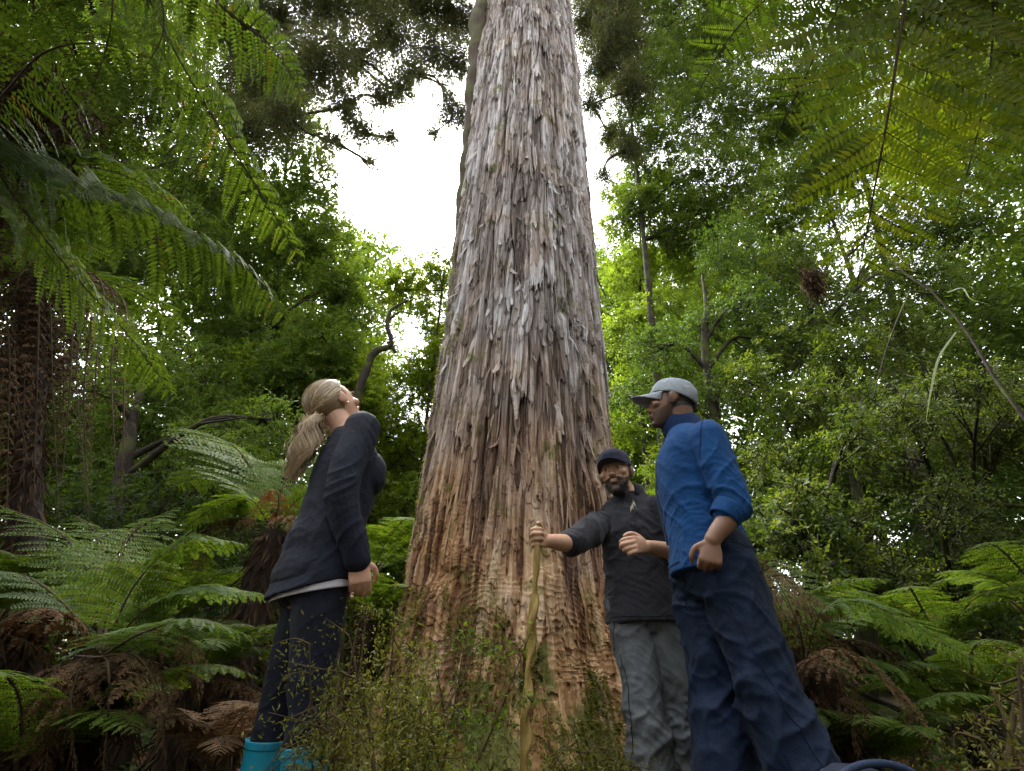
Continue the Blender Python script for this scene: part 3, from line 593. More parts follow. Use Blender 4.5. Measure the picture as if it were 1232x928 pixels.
def grid(x0, x1, y0, y1, r, n, seed=0, dy=0):
    rs = np.random.default_rng(seed); return [(rs.uniform(x0, x1), rs.uniform(y0, y1), r * rs.uniform(.75, 1.25)) for _ in range(n)]
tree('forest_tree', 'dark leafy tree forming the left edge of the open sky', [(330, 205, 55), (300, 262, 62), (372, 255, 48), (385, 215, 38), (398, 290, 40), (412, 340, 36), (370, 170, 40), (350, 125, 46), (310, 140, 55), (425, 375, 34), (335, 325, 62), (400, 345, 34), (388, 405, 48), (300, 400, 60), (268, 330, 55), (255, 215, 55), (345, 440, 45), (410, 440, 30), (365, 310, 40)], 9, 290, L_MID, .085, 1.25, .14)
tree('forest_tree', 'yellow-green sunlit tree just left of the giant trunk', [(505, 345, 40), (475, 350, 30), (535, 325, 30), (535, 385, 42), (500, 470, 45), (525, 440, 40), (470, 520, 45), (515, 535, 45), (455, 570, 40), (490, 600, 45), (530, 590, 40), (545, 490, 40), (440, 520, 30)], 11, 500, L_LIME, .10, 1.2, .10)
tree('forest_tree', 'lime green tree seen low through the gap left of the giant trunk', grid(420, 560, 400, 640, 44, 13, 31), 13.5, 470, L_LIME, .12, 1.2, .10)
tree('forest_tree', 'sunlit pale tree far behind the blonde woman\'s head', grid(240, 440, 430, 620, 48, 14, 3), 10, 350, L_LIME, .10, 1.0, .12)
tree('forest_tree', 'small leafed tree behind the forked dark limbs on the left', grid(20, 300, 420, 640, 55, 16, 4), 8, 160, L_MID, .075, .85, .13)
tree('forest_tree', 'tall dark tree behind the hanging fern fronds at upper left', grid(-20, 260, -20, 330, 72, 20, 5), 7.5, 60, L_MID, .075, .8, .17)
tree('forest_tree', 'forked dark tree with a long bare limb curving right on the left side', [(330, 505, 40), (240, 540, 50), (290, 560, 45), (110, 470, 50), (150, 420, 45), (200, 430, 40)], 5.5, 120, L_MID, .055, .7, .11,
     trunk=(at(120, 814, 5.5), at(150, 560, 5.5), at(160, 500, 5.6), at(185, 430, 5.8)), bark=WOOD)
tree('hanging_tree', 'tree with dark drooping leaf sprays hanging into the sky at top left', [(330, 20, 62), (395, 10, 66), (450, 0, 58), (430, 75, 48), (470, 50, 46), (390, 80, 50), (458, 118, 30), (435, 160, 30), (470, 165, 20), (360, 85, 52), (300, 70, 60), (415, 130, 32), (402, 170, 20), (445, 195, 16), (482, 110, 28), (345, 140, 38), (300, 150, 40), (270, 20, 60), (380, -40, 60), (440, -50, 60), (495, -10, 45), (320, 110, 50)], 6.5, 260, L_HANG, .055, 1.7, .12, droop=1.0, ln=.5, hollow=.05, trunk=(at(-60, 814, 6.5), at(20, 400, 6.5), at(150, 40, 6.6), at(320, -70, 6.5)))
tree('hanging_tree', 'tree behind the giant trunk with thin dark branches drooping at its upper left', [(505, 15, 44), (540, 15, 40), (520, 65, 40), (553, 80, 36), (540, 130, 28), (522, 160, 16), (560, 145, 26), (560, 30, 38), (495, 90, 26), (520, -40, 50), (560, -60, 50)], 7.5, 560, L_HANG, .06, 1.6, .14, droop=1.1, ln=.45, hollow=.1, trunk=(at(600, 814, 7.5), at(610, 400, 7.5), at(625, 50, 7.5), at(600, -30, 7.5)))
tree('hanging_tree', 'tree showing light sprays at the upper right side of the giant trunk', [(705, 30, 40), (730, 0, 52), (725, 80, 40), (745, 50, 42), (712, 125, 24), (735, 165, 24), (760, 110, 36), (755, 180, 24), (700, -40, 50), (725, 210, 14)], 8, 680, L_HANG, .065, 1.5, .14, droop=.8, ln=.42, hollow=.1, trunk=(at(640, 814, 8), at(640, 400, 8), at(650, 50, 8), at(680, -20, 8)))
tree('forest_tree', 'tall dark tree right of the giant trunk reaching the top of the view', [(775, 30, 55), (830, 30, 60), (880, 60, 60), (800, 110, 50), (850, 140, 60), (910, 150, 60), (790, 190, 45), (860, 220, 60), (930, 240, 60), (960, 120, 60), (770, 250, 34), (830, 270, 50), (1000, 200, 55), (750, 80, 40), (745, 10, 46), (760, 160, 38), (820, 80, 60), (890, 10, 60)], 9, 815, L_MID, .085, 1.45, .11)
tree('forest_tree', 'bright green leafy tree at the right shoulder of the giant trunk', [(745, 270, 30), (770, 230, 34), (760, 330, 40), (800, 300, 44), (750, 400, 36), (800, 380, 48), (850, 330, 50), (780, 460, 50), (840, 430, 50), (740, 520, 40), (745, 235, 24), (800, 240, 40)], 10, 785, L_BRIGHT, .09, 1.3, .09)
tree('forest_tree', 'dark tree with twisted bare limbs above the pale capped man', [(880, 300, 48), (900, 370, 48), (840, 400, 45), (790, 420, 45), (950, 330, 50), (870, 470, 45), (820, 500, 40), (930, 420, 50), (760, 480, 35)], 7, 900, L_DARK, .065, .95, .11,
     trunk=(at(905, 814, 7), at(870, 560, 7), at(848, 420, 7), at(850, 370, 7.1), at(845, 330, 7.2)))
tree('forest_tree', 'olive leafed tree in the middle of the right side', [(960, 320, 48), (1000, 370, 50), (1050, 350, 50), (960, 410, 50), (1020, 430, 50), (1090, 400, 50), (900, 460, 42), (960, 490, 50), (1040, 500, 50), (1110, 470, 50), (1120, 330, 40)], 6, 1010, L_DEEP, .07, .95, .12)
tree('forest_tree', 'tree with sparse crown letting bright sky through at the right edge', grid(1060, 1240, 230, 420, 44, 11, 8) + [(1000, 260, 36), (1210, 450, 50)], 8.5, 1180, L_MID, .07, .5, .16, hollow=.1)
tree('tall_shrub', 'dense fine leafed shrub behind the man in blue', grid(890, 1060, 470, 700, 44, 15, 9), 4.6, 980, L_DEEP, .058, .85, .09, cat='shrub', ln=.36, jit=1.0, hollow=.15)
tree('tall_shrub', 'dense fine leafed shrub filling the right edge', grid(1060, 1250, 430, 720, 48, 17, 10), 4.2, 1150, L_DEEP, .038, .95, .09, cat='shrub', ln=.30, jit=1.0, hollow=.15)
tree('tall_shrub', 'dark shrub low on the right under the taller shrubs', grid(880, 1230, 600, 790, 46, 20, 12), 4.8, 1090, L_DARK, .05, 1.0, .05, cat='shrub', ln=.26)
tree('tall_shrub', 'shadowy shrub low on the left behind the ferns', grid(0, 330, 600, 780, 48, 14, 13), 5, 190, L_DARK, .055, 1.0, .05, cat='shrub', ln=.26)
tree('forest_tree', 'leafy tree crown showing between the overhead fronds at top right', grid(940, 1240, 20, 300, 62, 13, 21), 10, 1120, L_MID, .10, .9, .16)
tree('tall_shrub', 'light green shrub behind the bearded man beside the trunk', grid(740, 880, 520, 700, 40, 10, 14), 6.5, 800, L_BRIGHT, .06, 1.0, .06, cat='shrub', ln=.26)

# the far forest that closes the view: one leafy mass, with an added light-blocking ring out of view
def far_forest_and_shade_ring():
    g = Geo(); rs = np.random.default_rng(77); k = 0
    for ring, (Yr, n, r) in enumerate(((15, 46, 2.2), (20, 52, 3.0))):
        for i in range(n):
            a = R(-78 + 156 * (i + rs.uniform(0, 1)) / n); x = Yr * math.sin(a); y = 1 + Yr * math.cos(a); px_gap = abs(math.degrees(a) + 9) < 13
            hmax = (6 if px_gap else 16) * Yr / 15
            for lv in range(5):
                z = (lv + rs.uniform(.2, .8)) / 5 * hmax
                sprays(g, np.array([x + rs.normal(0, .8), y + rs.normal(0, 1), z]), np.array([r, r, r * .8]), (150 if lv < 2 else 90 if not (42 < math.degrees(a) < 62 and lv > 2) else 25), .20 + .05 * ring, .5, .25, 16, 5000 + k, .35, .9, tw=False); k += 1
    for i in range(34):  # unseen foliage behind the camera, added to block low sky light
        a = R(80 + 200 * (i + rs.uniform(0, 1)) / 40); x = 8.5 * math.sin(a); y = 1 + 8.5 * math.cos(a)
        for lv in range(3):
            sprays(g, np.array([x + rs.normal(0, .6), y + rs.normal(0, .6), (lv + .5) * 2.4]), np.array([1.5, 1.5, 1.3]), 40, .26, .55, .25, 16, 9000 + k, .3, .9, tw=False); k += 1
    tag(g.obj('far_forest_and_shade_ring', L_MID), 'distant leafy forest closing the view, with an unseen leafy ring added behind the camera to block light', 'forest', kind='stuff')
far_forest_and_shade_ring()
# ------------------------------------------------------------------ people
def V3(*a): return np.array(a, float)
def ellipsoid(g, c, r, X=None, Y=None, Z=None, nu=18, nv=12):
    X = V3(1, 0, 0) if X is None else X; Y = V3(0, 1, 0) if Y is None else Y; Z = V3(0, 0, 1) if Z is None else Z
    a = np.arange(nu) * 2 * np.pi / nu; b = np.linspace(-np.pi / 2, np.pi / 2, nv + 2)[1:-1]
    A, B = np.meshgrid(a, b)
    P = c + (r[0] * np.cos(A) * np.cos(B))[..., None] * X + (r[1] * np.sin(A) * np.cos(B))[..., None] * Y + (r[2] * np.sin(B))[..., None] * Z
    V = np.vstack([P.reshape(-1, 3), (c - r[2] * Z)[None], (c + r[2] * Z)[None]])
    i = np.arange(nv - 1)[:, None] * nu; j = np.arange(nu)[None]; j2 = (j + 1) % nu
    g.add(V, np.stack([i + j, i + j2, i + nu + j2, i + nu + j], -1).reshape(-1, 4))
    k = np.arange(nu); k2 = (k + 1) % nu; n = nu * nv
    Tt = np.concatenate([np.stack([k2, k, np.full(nu, n)], -1), np.stack([(nv - 1) * nu + k, (nv - 1) * nu + k2, np.full(nu, n + 1)], -1)])
    # triangles share the vertices just added
    g.Fc[3].append(Tt + g.n - len(V)); g.A[3].append(np.full(len(Tt), .5)); g.M[3].append(np.zeros(len(Tt), np.int32)); g.S[3].append(np.zeros(len(Tt), bool))
def loft(g, secs, sides=20, dens=3):
    """closed tube through sections (centre, half-size a along x, half-size b along y, x axis, y axis)"""
    C = np.array([s[0] for s in secs], float); A = np.array([s[1] for s in secs], float); B = np.array([s[2] for s in secs], float)
    X = np.array([s[3] for s in secs], float); Y = np.array([s[4] for s in secs], float)
    n = (len(secs) - 1) * dens + 1; D = bez(np.hstack([C, A[:, None], B[:, None], X, Y]), n) if len(secs) > 2 else np.hstack([C, A[:, None], B[:, None], X, Y])
    n = len(D); C, A, B, X, Y = D[:, :3], D[:, 3], D[:, 4], nrm(D[:, 5:8]), nrm(D[:, 8:11])
    a = np.arange(sides) * 2 * np.pi / sides
    V = C[:, None] + (A[:, None] * np.cos(a))[..., None] * X[:, None] + (B[:, None] * np.sin(a))[..., None] * Y[:, None]
    V = np.vstack([V.reshape(-1, 3), C[:1], C[-1:]]); i = np.arange(n - 1)[:, None] * sides; j = np.arange(sides)[None]; j2 = (j + 1) % sides
    g.add(V, np.stack([i + j, i + j2, i + sides + j2, i + sides + j], -1).reshape(-1, 4))
    k = np.arange(sides); k2 = (k + 1) % sides; m = n * sides
    Tt = np.concatenate([np.stack([k2, k, np.full(sides, m)], -1), np.stack([(n - 1) * sides + k, (n - 1) * sides + k2, np.full(sides, m + 1)], -1)])
    g.Fc[3].append(Tt + g.n - len(V)); g.A[3].append(np.full(len(Tt), .5)); g.M[3].append(np.zeros(len(Tt), np.int32)); g.S[3].append(np.zeros(len(Tt), bool))
def limb(g, pts, rad, flat=1.0, ball=True):
    """round tapered limb through joints"""
    P = bez(pts, (len(pts) - 1) * 6 + 1) if len(pts) > 2 else np.array(pts, float); r = np.interp(np.linspace(0, 1, len(P)), np.linspace(0, 1, len(rad)), rad)
    T, S, B = frames(P); loft(g, [(P[i], r[i], r[i] * flat, S[i], B[i]) for i in range(len(P))], 16, 1)
    if ball:
        ellipsoid(g, P[0], [r[0]] * 3); ellipsoid(g, P[-1], [r[-1]] * 3)
def fuse(g, name, vox, it=3, disp=None):
    """unite the closed pieces in g into one continuous skin"""
    me = g.mesh('tmp'); o = bpy.data.objects.new('tmp', me); COL.objects.link(o)
    m = o.modifiers.new('r', 'REMESH'); m.mode = 'VOXEL'; m.voxel_size = vox; m.use_smooth_shade = True
    if it: s = o.modifiers.new('s', 'SMOOTH'); s.factor = .5; s.iterations = it
    bpy.context.view_layer.update(); out = bpy.data.meshes.new_from_object(o.evaluated_get(bpy.context.evaluated_depsgraph_get()))
    bpy.data.objects.remove(o); bpy.data.meshes.remove(me); out.name = name
    n = len(out.vertices); P = np.zeros(n * 3, np.float32); out.vertices.foreach_get('co', P); P = P.reshape(-1, 3).astype(float)
    if disp is not None:
        Nn = np.zeros(n * 3, np.float32); out.vertices.foreach_get('normal', Nn); Nn = Nn.reshape(-1, 3)
        P = P + Nn * disp(P, Nn)[:, None]; out.vertices.foreach_set('co', P.astype(np.float32).ravel()); out.update()
    return out, P
def ridge(P, sc, s): return 1 - np.abs(2 * noise3(P * np.array(sc), s) - 1)
def folds(amp, sc=(6, 6, 16), s=1.0, joints=()):
    def f(P, Nn):
        q = P + .16 * (np.stack([noise3(P * 4, s + 11), noise3(P * 4, s + 12), noise3(P * 4, s + 13)], -1) - .5)
        h = (q[:, 0] + q[:, 1]) * .75; q1 = q + np.stack([0 * h, 0 * h, h], -1); q2 = q - np.stack([0 * h, 0 * h, h], -1)
        a = ridge(q1, sc, s) ** 5 * .55 + ridge(q2, np.array(sc) * 1.3, s + 3) ** 5 * .5 + ridge(q1, np.array(sc) * 2.7, s + 7) ** 4 * .26 + ridge(q2, np.array(sc) * 3.1, s + 8) ** 4 * .18 + noise3(P * 4, s + 5) * .4 - .5
        wgt = np.full(len(P), .55)
        for c, r, k in joints: wgt = wgt + k * np.exp(-np.sum((P - c) ** 2, 1) / r ** 2)
        return amp * a * wgt
    return f
def fabric(name, col, rough=.8, sheen=.0, weave=700, wear=.25, spec=.2):
    m, t, b, out = mat(name); tc = N(t, 'ShaderNodeTexCoord')
    n1 = N(t, 'ShaderNodeTexNoise', Scale=weave, Detail=2.0); n2 = N(t, 'ShaderNodeTexNoise', Scale=7.0, Detail=6.0, Roughness=.6)
    t.links.new(tc.outputs['Object'], n1.inputs[0]); t.links.new(tc.outputs['Object'], n2.inputs[0])
    c = np.array(col); r = ramp(t, [(.3, tuple(c * (1 - wear))), (.7, tuple(c * (1 + wear)))], n2.outputs['Fac']); t.links.new(r.outputs[0], b.inputs['Base Color'])
    b.inputs['Roughness'].default_value = rough; b.inputs['Specular IOR Level'].default_value = spec
    if sheen: b.inputs['Sheen Weight'].default_value = sheen; b.inputs['Sheen Roughness'].default_value = .5
    n3 = N(t, 'ShaderNodeTexNoise', Scale=75.0, Detail=5.0, Roughness=.65); t.links.new(tc.outputs['Object'], n3.inputs[0])
    bp0 = N(t, 'ShaderNodeBump', Strength=.5, Distance=.006); t.links.new(n3.outputs['Fac'], bp0.inputs['Height'])
    bp = N(t, 'ShaderNodeBump', Strength=.3, Distance=.002); t.links.new(n1.outputs['Fac'], bp.inputs['Height']); t.links.new(bp0.outputs[0], bp.inputs['Normal']); t.links.new(bp.outputs[0], b.inputs['Normal'])
    return m
def plain(name, col, rough=.5, spec=.4, metal=0):
    m, t, b, out = mat(name); b.inputs['Base Color'].default_value = (*col, 1); b.inputs['Roughness'].default_value = rough; b.inputs['Specular IOR Level'].default_value = spec; b.inputs['Metallic'].default_value = metal
    return m
def skin_mat(name):
    m, t, b, out = mat(name); a = N(t, 'ShaderNodeAttribute', _attribute_name='tone'); tc = N(t, 'ShaderNodeTexCoord'); n1 = N(t, 'ShaderNodeTexNoise', Scale=60.0, Detail=4.0)
    t.links.new(tc.outputs['Object'], n1.inputs[0])
    hv = N(t, 'ShaderNodeHueSaturation'); mr = N(t, 'ShaderNodeMapRange'); mr.inputs[3].default_value = .85; mr.inputs[4].default_value = 1.15; t.links.new(n1.outputs['Fac'], mr.inputs[0]); t.links.new(mr.outputs[0], hv.inputs['Value'])
    t.links.new(a.outputs['Color'], hv.inputs['Color']); t.links.new(hv.outputs[0], b.inputs['Base Color']); b.inputs['Roughness'].default_value = .5; b.inputs['Specular IOR Level'].default_value = .35
    b.inputs['Subsurface Weight'].default_value = .12; b.inputs['Subsurface Radius'].default_value = (.01, .004, .002)
    return m
SKIN = skin_mat('skin')
class Head:
    def __init__(s, c, f, up, k=1.0):
        s.f = nrm(V3(*f)); u = V3(*up); s.u = nrm(u - s.f * np.dot(u, s.f)); s.r = np.cross(s.f, s.u); s.c = np.array(c, float); s.k = k
    def p(s, x, y, z): return s.c + s.k * (x * s.r + y * s.f + z * s.u)
    def loc(s, P): d = (P - s.c) / s.k; return np.stack([d @ s.r, d @ s.f, d @ s.u], -1)
    def el(s, g, c, r, nu=18, nv=12): ellipsoid(g, s.p(*c), np.array(r) * s.k, s.r, s.f, s.u, nu, nv)
    def build(s, g, neck, female=False):
        s.el(g, (0, -.014, .032), (.074, .097, .086), 28, 20)
        j = .9 if female else 1.0
        loft(g, [(s.p(0, y, z), a * s.k, b * s.k, s.r, s.f) for z, y, a, b in ((.07, .010, .060, .074), (.03, .016, .067, .076), (-.015, .018, .065, .074), (-.05, .026, .056 * j, .066), (-.08, .038, .043 * j, .052), (-.104, .052, .027 * j, .032), (-.114, .060, .014, .016))], 24, 3)
        for sg in (1, -1):
            s.el(g, (.043 * sg, .066, -.018), (.022, .022, .018)); s.el(g, (.028 * sg, .086, .030), (.026, .010, .008))
            s.el(g, (.011 * sg, .096, -.034), (.008, .011, .007)); s.el(g, (.030 * sg, .080, .0), (.016, .010, .012))
            # ear: rim and lobe
            e = s.p(.074 * sg, -.006, .002); X = nrm(s.r * sg + s.f * -.45); Y = nrm(s.f + s.r * sg * .45)
            ellipsoid(g, e, np.array([.009, .019, .031]) * s.k, X, Y, s.u); ellipsoid(g, e + X * .009 * s.k - Y * .004 * s.k + s.u * .004 * s.k, np.array([.006, .020, .027]) * s.k, X, Y, s.u)
            ellipsoid(g, e - s.u * .026 * s.k + Y * .004 * s.k, np.array([.007, .009, .010]) * s.k, X, Y, s.u)
        loft(g, [(s.p(0, y, z), a * s.k, b * s.k, s.r, s.f) for z, y, a, b in ((.034, .084, .007, .007), (.010, .090, .008, .009), (-.012, .096, .009, .011), (-.030, .101, .011, .012), (-.038, .098, .010, .009))], 14, 3)
        s.el(g, (0, .093, -.058), (.023, .012, .006)); s.el(g, (0, .092, -.069), (.019, .012, .006)); s.el(g, (0, .080, -.100), (.020, .016, .014))
        limb(g, [s.p(0, -.028, -.02), (s.p(0, -.022, -.09) + neck) / 2, neck], [.056 if female else .062, .050 if female else .060, .062 if female else .07])
def hand(g, W, d, n, thumb, k=1.0, curl=(50, 70, 40), tc=40):
    """palm, four unequal bent fingers and a thumb: W wrist, d pointing, n palm facing, thumb = side vector"""
    d = nrm(d); n = nrm(n - d * np.dot(n, d)); s = np.cross(d, n); s = s if np.dot(s, thumb) > 0 else -s
    loft(g, [(W - d * .02 * k, .026 * k, .020 * k, s, n), (W + d * .015 * k, .031 * k, .018 * k, s, n), (W + d * .05 * k, .041 * k, .016 * k, s, n), (W + d * .088 * k, .041 * k, .013 * k, s, n)], 16, 2)
    ellipsoid(g, W + (d * .035 + s * .022 + n * .008) * k, np.array([.018, .03, .014]) * k, s, d, n)
    for i, (o, ln) in enumerate(((.031, .95), (.0105, 1.05), (-.0105, .98), (-.031, .78))):
        p = W + (d * (.088 - .004 * abs(i - 1)) + s * o) * k; a = 0; pts = [p - d * .02 * k]; pts.append(p)
        for L, c in zip((.045, .028, .022), curl):
            a += R(c + 4 * i); p = p + (d * math.cos(a) + n * math.sin(a)) * L * ln * k; pts.append(p)
        limb(g, pts, [.0095 * k, .0098 * k, .0092 * k, .0085 * k, .0072 * k])
    p = W + (d * .022 + s * .026) * k; v1 = nrm(d * .55 + s * .8 + n * .35); v2 = nrm(d * .8 + s * .25 + n * math.sin(R(tc))); v3 = nrm(d * .6 - s * .2 + n * math.sin(R(tc + 20)))
    limb(g, [p, p + v1 * .036 * k, p + (v1 * .036 + v2 * .032) * k, p + (v1 * .036 + v2 * .032 + v3 * .026) * k], [.014 * k, .012 * k, .0105 * k, .0082 * k])
def paint(me, P, base, h, lips=(.85, .62, .58), beard=0.0, hairc=None, cut=None, brows=(.03, .02, .015)):
    q = h.loc(P); col = np.tile(np.array(base), (len(P), 1)); hd = np.linalg.norm(q, axis=1) < .2
    def blend(w_, c):
        nonlocal col; w_ = np.clip(w_, 0, 1)[:, None] * hd[:, None]; col = col * (1 - w_) + np.array(c) * w_
    x, y, z = q.T
    blend(np.exp(-((z + .062) / .010) ** 2 - (x / .022) ** 2) * (y > .088) * .8, np.array(base) * lips)
    blend(np.exp(-((y - .095) / .03) ** 2 - ((z + .02) / .02) ** 2 - (x / .05) ** 2) * .25, np.array(base) * (1.15, .85, .8))
    for sg in (1, -1):
        blend(np.exp(-((z - .034 + .25 * np.abs(x - .03 * sg)) / .0055) ** 2 - ((x - .031 * sg) / .021) ** 4) * (y > .06) * .9, brows)
    if beard:
        b_ = ((z < -.052 + .35 * (.08 - y)) & (y > -.002)).astype(float) * (1 - np.exp(-((z + .062) / .007) ** 2 - (x / .018) ** 2))
        b_ = np.maximum(b_, ((np.abs(x) > .05) & (y > -.004) & (y < .02) & (z < .03) & (z > -.08)) * .8)
        b_ = np.maximum(b_, np.exp(-((z + .047 + .15 * np.abs(x)) / .006) ** 2) * (np.abs(x) < .034) * (y > .075)); blend(b_ * beard, (.022, .016, .013))
    if hairc is not None:
        blend(((y < .0) & (z > -.045 - .2 * y) | (z > .075)) & (np.abs(x) < .09) & ~((np.abs(x) > .066) & (y > -.035) & (y < .03) & (z < .04)), hairc)
    at_ = me.attributes.new('tone', 'FLOAT_COLOR', 'POINT'); at_.data.foreach_set('color', np.hstack([col, np.ones((len(P), 1))]).astype(np.float32).ravel())
def eyes(h, root_body):
    g = Geo()
    for sg in (1, -1):
        gg = Geo(); h.el(gg, (.030 * sg, .0790, .003), (.0115, .0115, .0070)); h.el(gg, (.030 * sg - .001, .0880, .002), (.0060, .0035, .0060)); n = len(gg.M[4][1]); gg.M[4][1][:] = 1; gg.M[3][1][:] = 1
        gg.obj('eye', [EYEW, EYED], root_body)
EYEW = plain('eye_white', (.38, .34, .31), .25); EYED = plain('eye_iris', (.02, .012, .008), .15)
def cap(h, m, root, back_open=False, tilt=0.0, brim=.078, droop=.02, flat=False):
    f = nrm(h.f * math.cos(tilt) + h.u * math.sin(tilt)); u = nrm(h.u * math.cos(tilt) - h.f * math.sin(tilt)); c = h.p(0, -.012, .034); k = h.k
    nu, nv = 72, 20; A, B = np.meshgrid(np.arange(nu) * 2 * np.pi / nu, np.linspace(-.10, np.pi / 2 - .02, nv)); back = np.clip(-np.sin(A), 0, 1)
    B = B - .16 * back * (1 - B / 1.57) ; seam = np.exp(-((((A - np.pi / 6) / (np.pi / 3) + .5) % 1 - .5) * 9) ** 2)
    r = np.array([.083, .107, .097]) * k; sc_ = 1 - .022 * seam + .05 * (noise3(np.stack([A * 3, B * 4, A * 0], -1).reshape(-1, 3), 9).reshape(A.shape) - .5)
    boxy = (1 + (.10 if flat else .04) * np.sin(np.clip(B, 0, 1.57) * 2) ** 2) * sc_
    P = c + (r[0] * np.cos(A) * np.cos(B) * boxy)[..., None] * h.r + (r[1] * np.sin(A) * np.cos(B) * boxy)[..., None] * f + (r[2] * np.sin(B) * sc_)[..., None] * u
    i = np.arange(nv - 1)[:, None] * nu; j = np.arange(nu)[None]; j2 = (j + 1) % nu; Fq = np.stack([i + j, i + j2, i + nu + j2, i + nu + j], -1)
    keep = np.ones(Fq.shape[:2], bool)
    if back_open:
        da = (A[:-1] - 1.5 * np.pi); keep = ~(((da / .42) ** 2 + ((B[:-1] + .02) / .42) ** 2 < 1) & (np.arange(nv - 1)[:, None] > 2))
    g = Geo(); g.add(P.reshape(-1, 3), Fq[keep], .5, 0, True); ellipsoid(g, c + u * r[2] * 1.0, np.array([.007, .007, .004]), h.r, f, u, 10, 6)
    o = g.obj('cap', m, root); md = o.modifiers.new('t', 'SOLIDIFY'); md.thickness = .003; md.offset = 1
    g = Geo(); ns, nr = 28, 8; T, Q = np.meshgrid(np.linspace(-1, 1, ns), np.linspace(0, 1, nr)); ang = np.pi / 2 - T * 1.12
    rim = np.stack([r[0] * np.cos(ang), r[1] * np.sin(ang)], -1) * .995; ext = brim * k * np.cos(T * np.pi / 2) ** .55 * Q
    z = -.10 * r[2] - droop * Q * .8 - (.004 if flat else .018) * (T ** 2) * Q
    P = c + (rim[..., 0] * (1 - (0 if flat else .12) * Q * np.abs(T)))[..., None] * h.r + (rim[..., 1] + ext)[..., None] * f + z[..., None] * u
    i = np.arange(nr - 1)[:, None] * ns; j = np.arange(ns - 1)[None]
    g.add(P.reshape(-1, 3), np.stack([i + j, i + j + 1, i + ns + j + 1, i + ns + j], -1).reshape(-1, 4), .5, 0, True)
    b = g.obj('brim', m, None); b.parent = o; md = b.modifiers.new('t', 'SOLIDIFY'); md.thickness = .004
    return o
def band(name, root, m, C0, C1, thick=.004, flare=0.0, gap=None, sides=48):
    """open band of cloth between two ring sections (c, a, b, X, Y)"""
    g = Geo(); a = np.arange(sides + 1) * 2 * np.pi / sides if gap is None else np.linspace(gap, 2 * np.pi - gap, sides + 1); n = 7; V = []
    for t in np.linspace(0, 1, n):
        c = C0[0] * (1 - t) + C1[0] * t; A = C0[1] * (1 - t) + C1[1] * t; B = C0[2] * (1 - t) + C1[2] * t; X = nrm(C0[3] * (1 - t) + C1[3] * t); Y = nrm(C0[4] * (1 - t) + C1[4] * t)
        A, B = A + flare * math.sin(t * np.pi) , B + flare * math.sin(t * np.pi)
        V.append(c + (A * np.sin(a))[:, None] * X + (B * np.cos(a))[:, None] * Y)
    V = np.stack(V); m_ = sides + 1; i = np.arange(n - 1)[:, None] * m_; j = np.arange(sides)[None]
    g.add(V.reshape(-1, 3), np.stack([i + j, i + j + 1, i + m_ + j + 1, i + m_ + j], -1).reshape(-1, 4), .5, 0, True)
    o = g.obj(name, m, root); md = o.modifiers.new('t', 'SOLIDIFY'); md.thickness = thick; md.offset = 1
    return o
def cloth(g, name, root, m, vox, disp, it=4):
    me, P = fuse(g, name, vox, it, disp); me.materials.append(m); return link(name, me, root)
def boot_shape(g, ank, fwd, k=1.0, top=None, rtop=.06, rank=.05):
    fwd = nrm(fwd); s = np.cross(fwd, V3(0, 0, 1)); a = np.array(ank)
    loft(g, [(V3(a[0], a[1], 0) - fwd * .075 + V3(0, 0, z0), w_, h_, s, V3(0, 0, 1)) for z0, w_, h_ in ((.045, .02, .03),)] + [(V3(a[0], a[1], 0) + fwd * y + V3(0, 0, zc), w_, h_, s, V3(0, 0, 1)) for y, zc, w_, h_ in ((-.06, .052, .040, .05), (0, .055, .043, .055), (.07, .045, .046, .044), (.13, .036, .050, .035), (.175, .030, .042, .028), (.195, .026, .02, .018))], 18, 2)
    if top is not None: limb(g, [V3(a[0], a[1], .06), V3(a[0], a[1], .12), top], [rank, rank, rtop], ball=False)

from mathutils.bvhtree import BVHTree
def seams(name, root, m, garment, lines, r=.0015):
    """stitched lines that follow the surface of a garment"""
    me = garment.data; bv = BVHTree.FromPolygons([v.co for v in me.vertices], [p.vertices for p in me.polygons])
    for ln in lines:
        g = Geo(); P = bez(ln, 40); Q = []
        for p in P:
            c, n_, _, _ = bv.find_nearest(Vector(p)); Q.append(np.array(c) + np.array(n_) * r * .6)
        tube(g, np.array(Q), r, 5); g.obj('seam', m, garment)
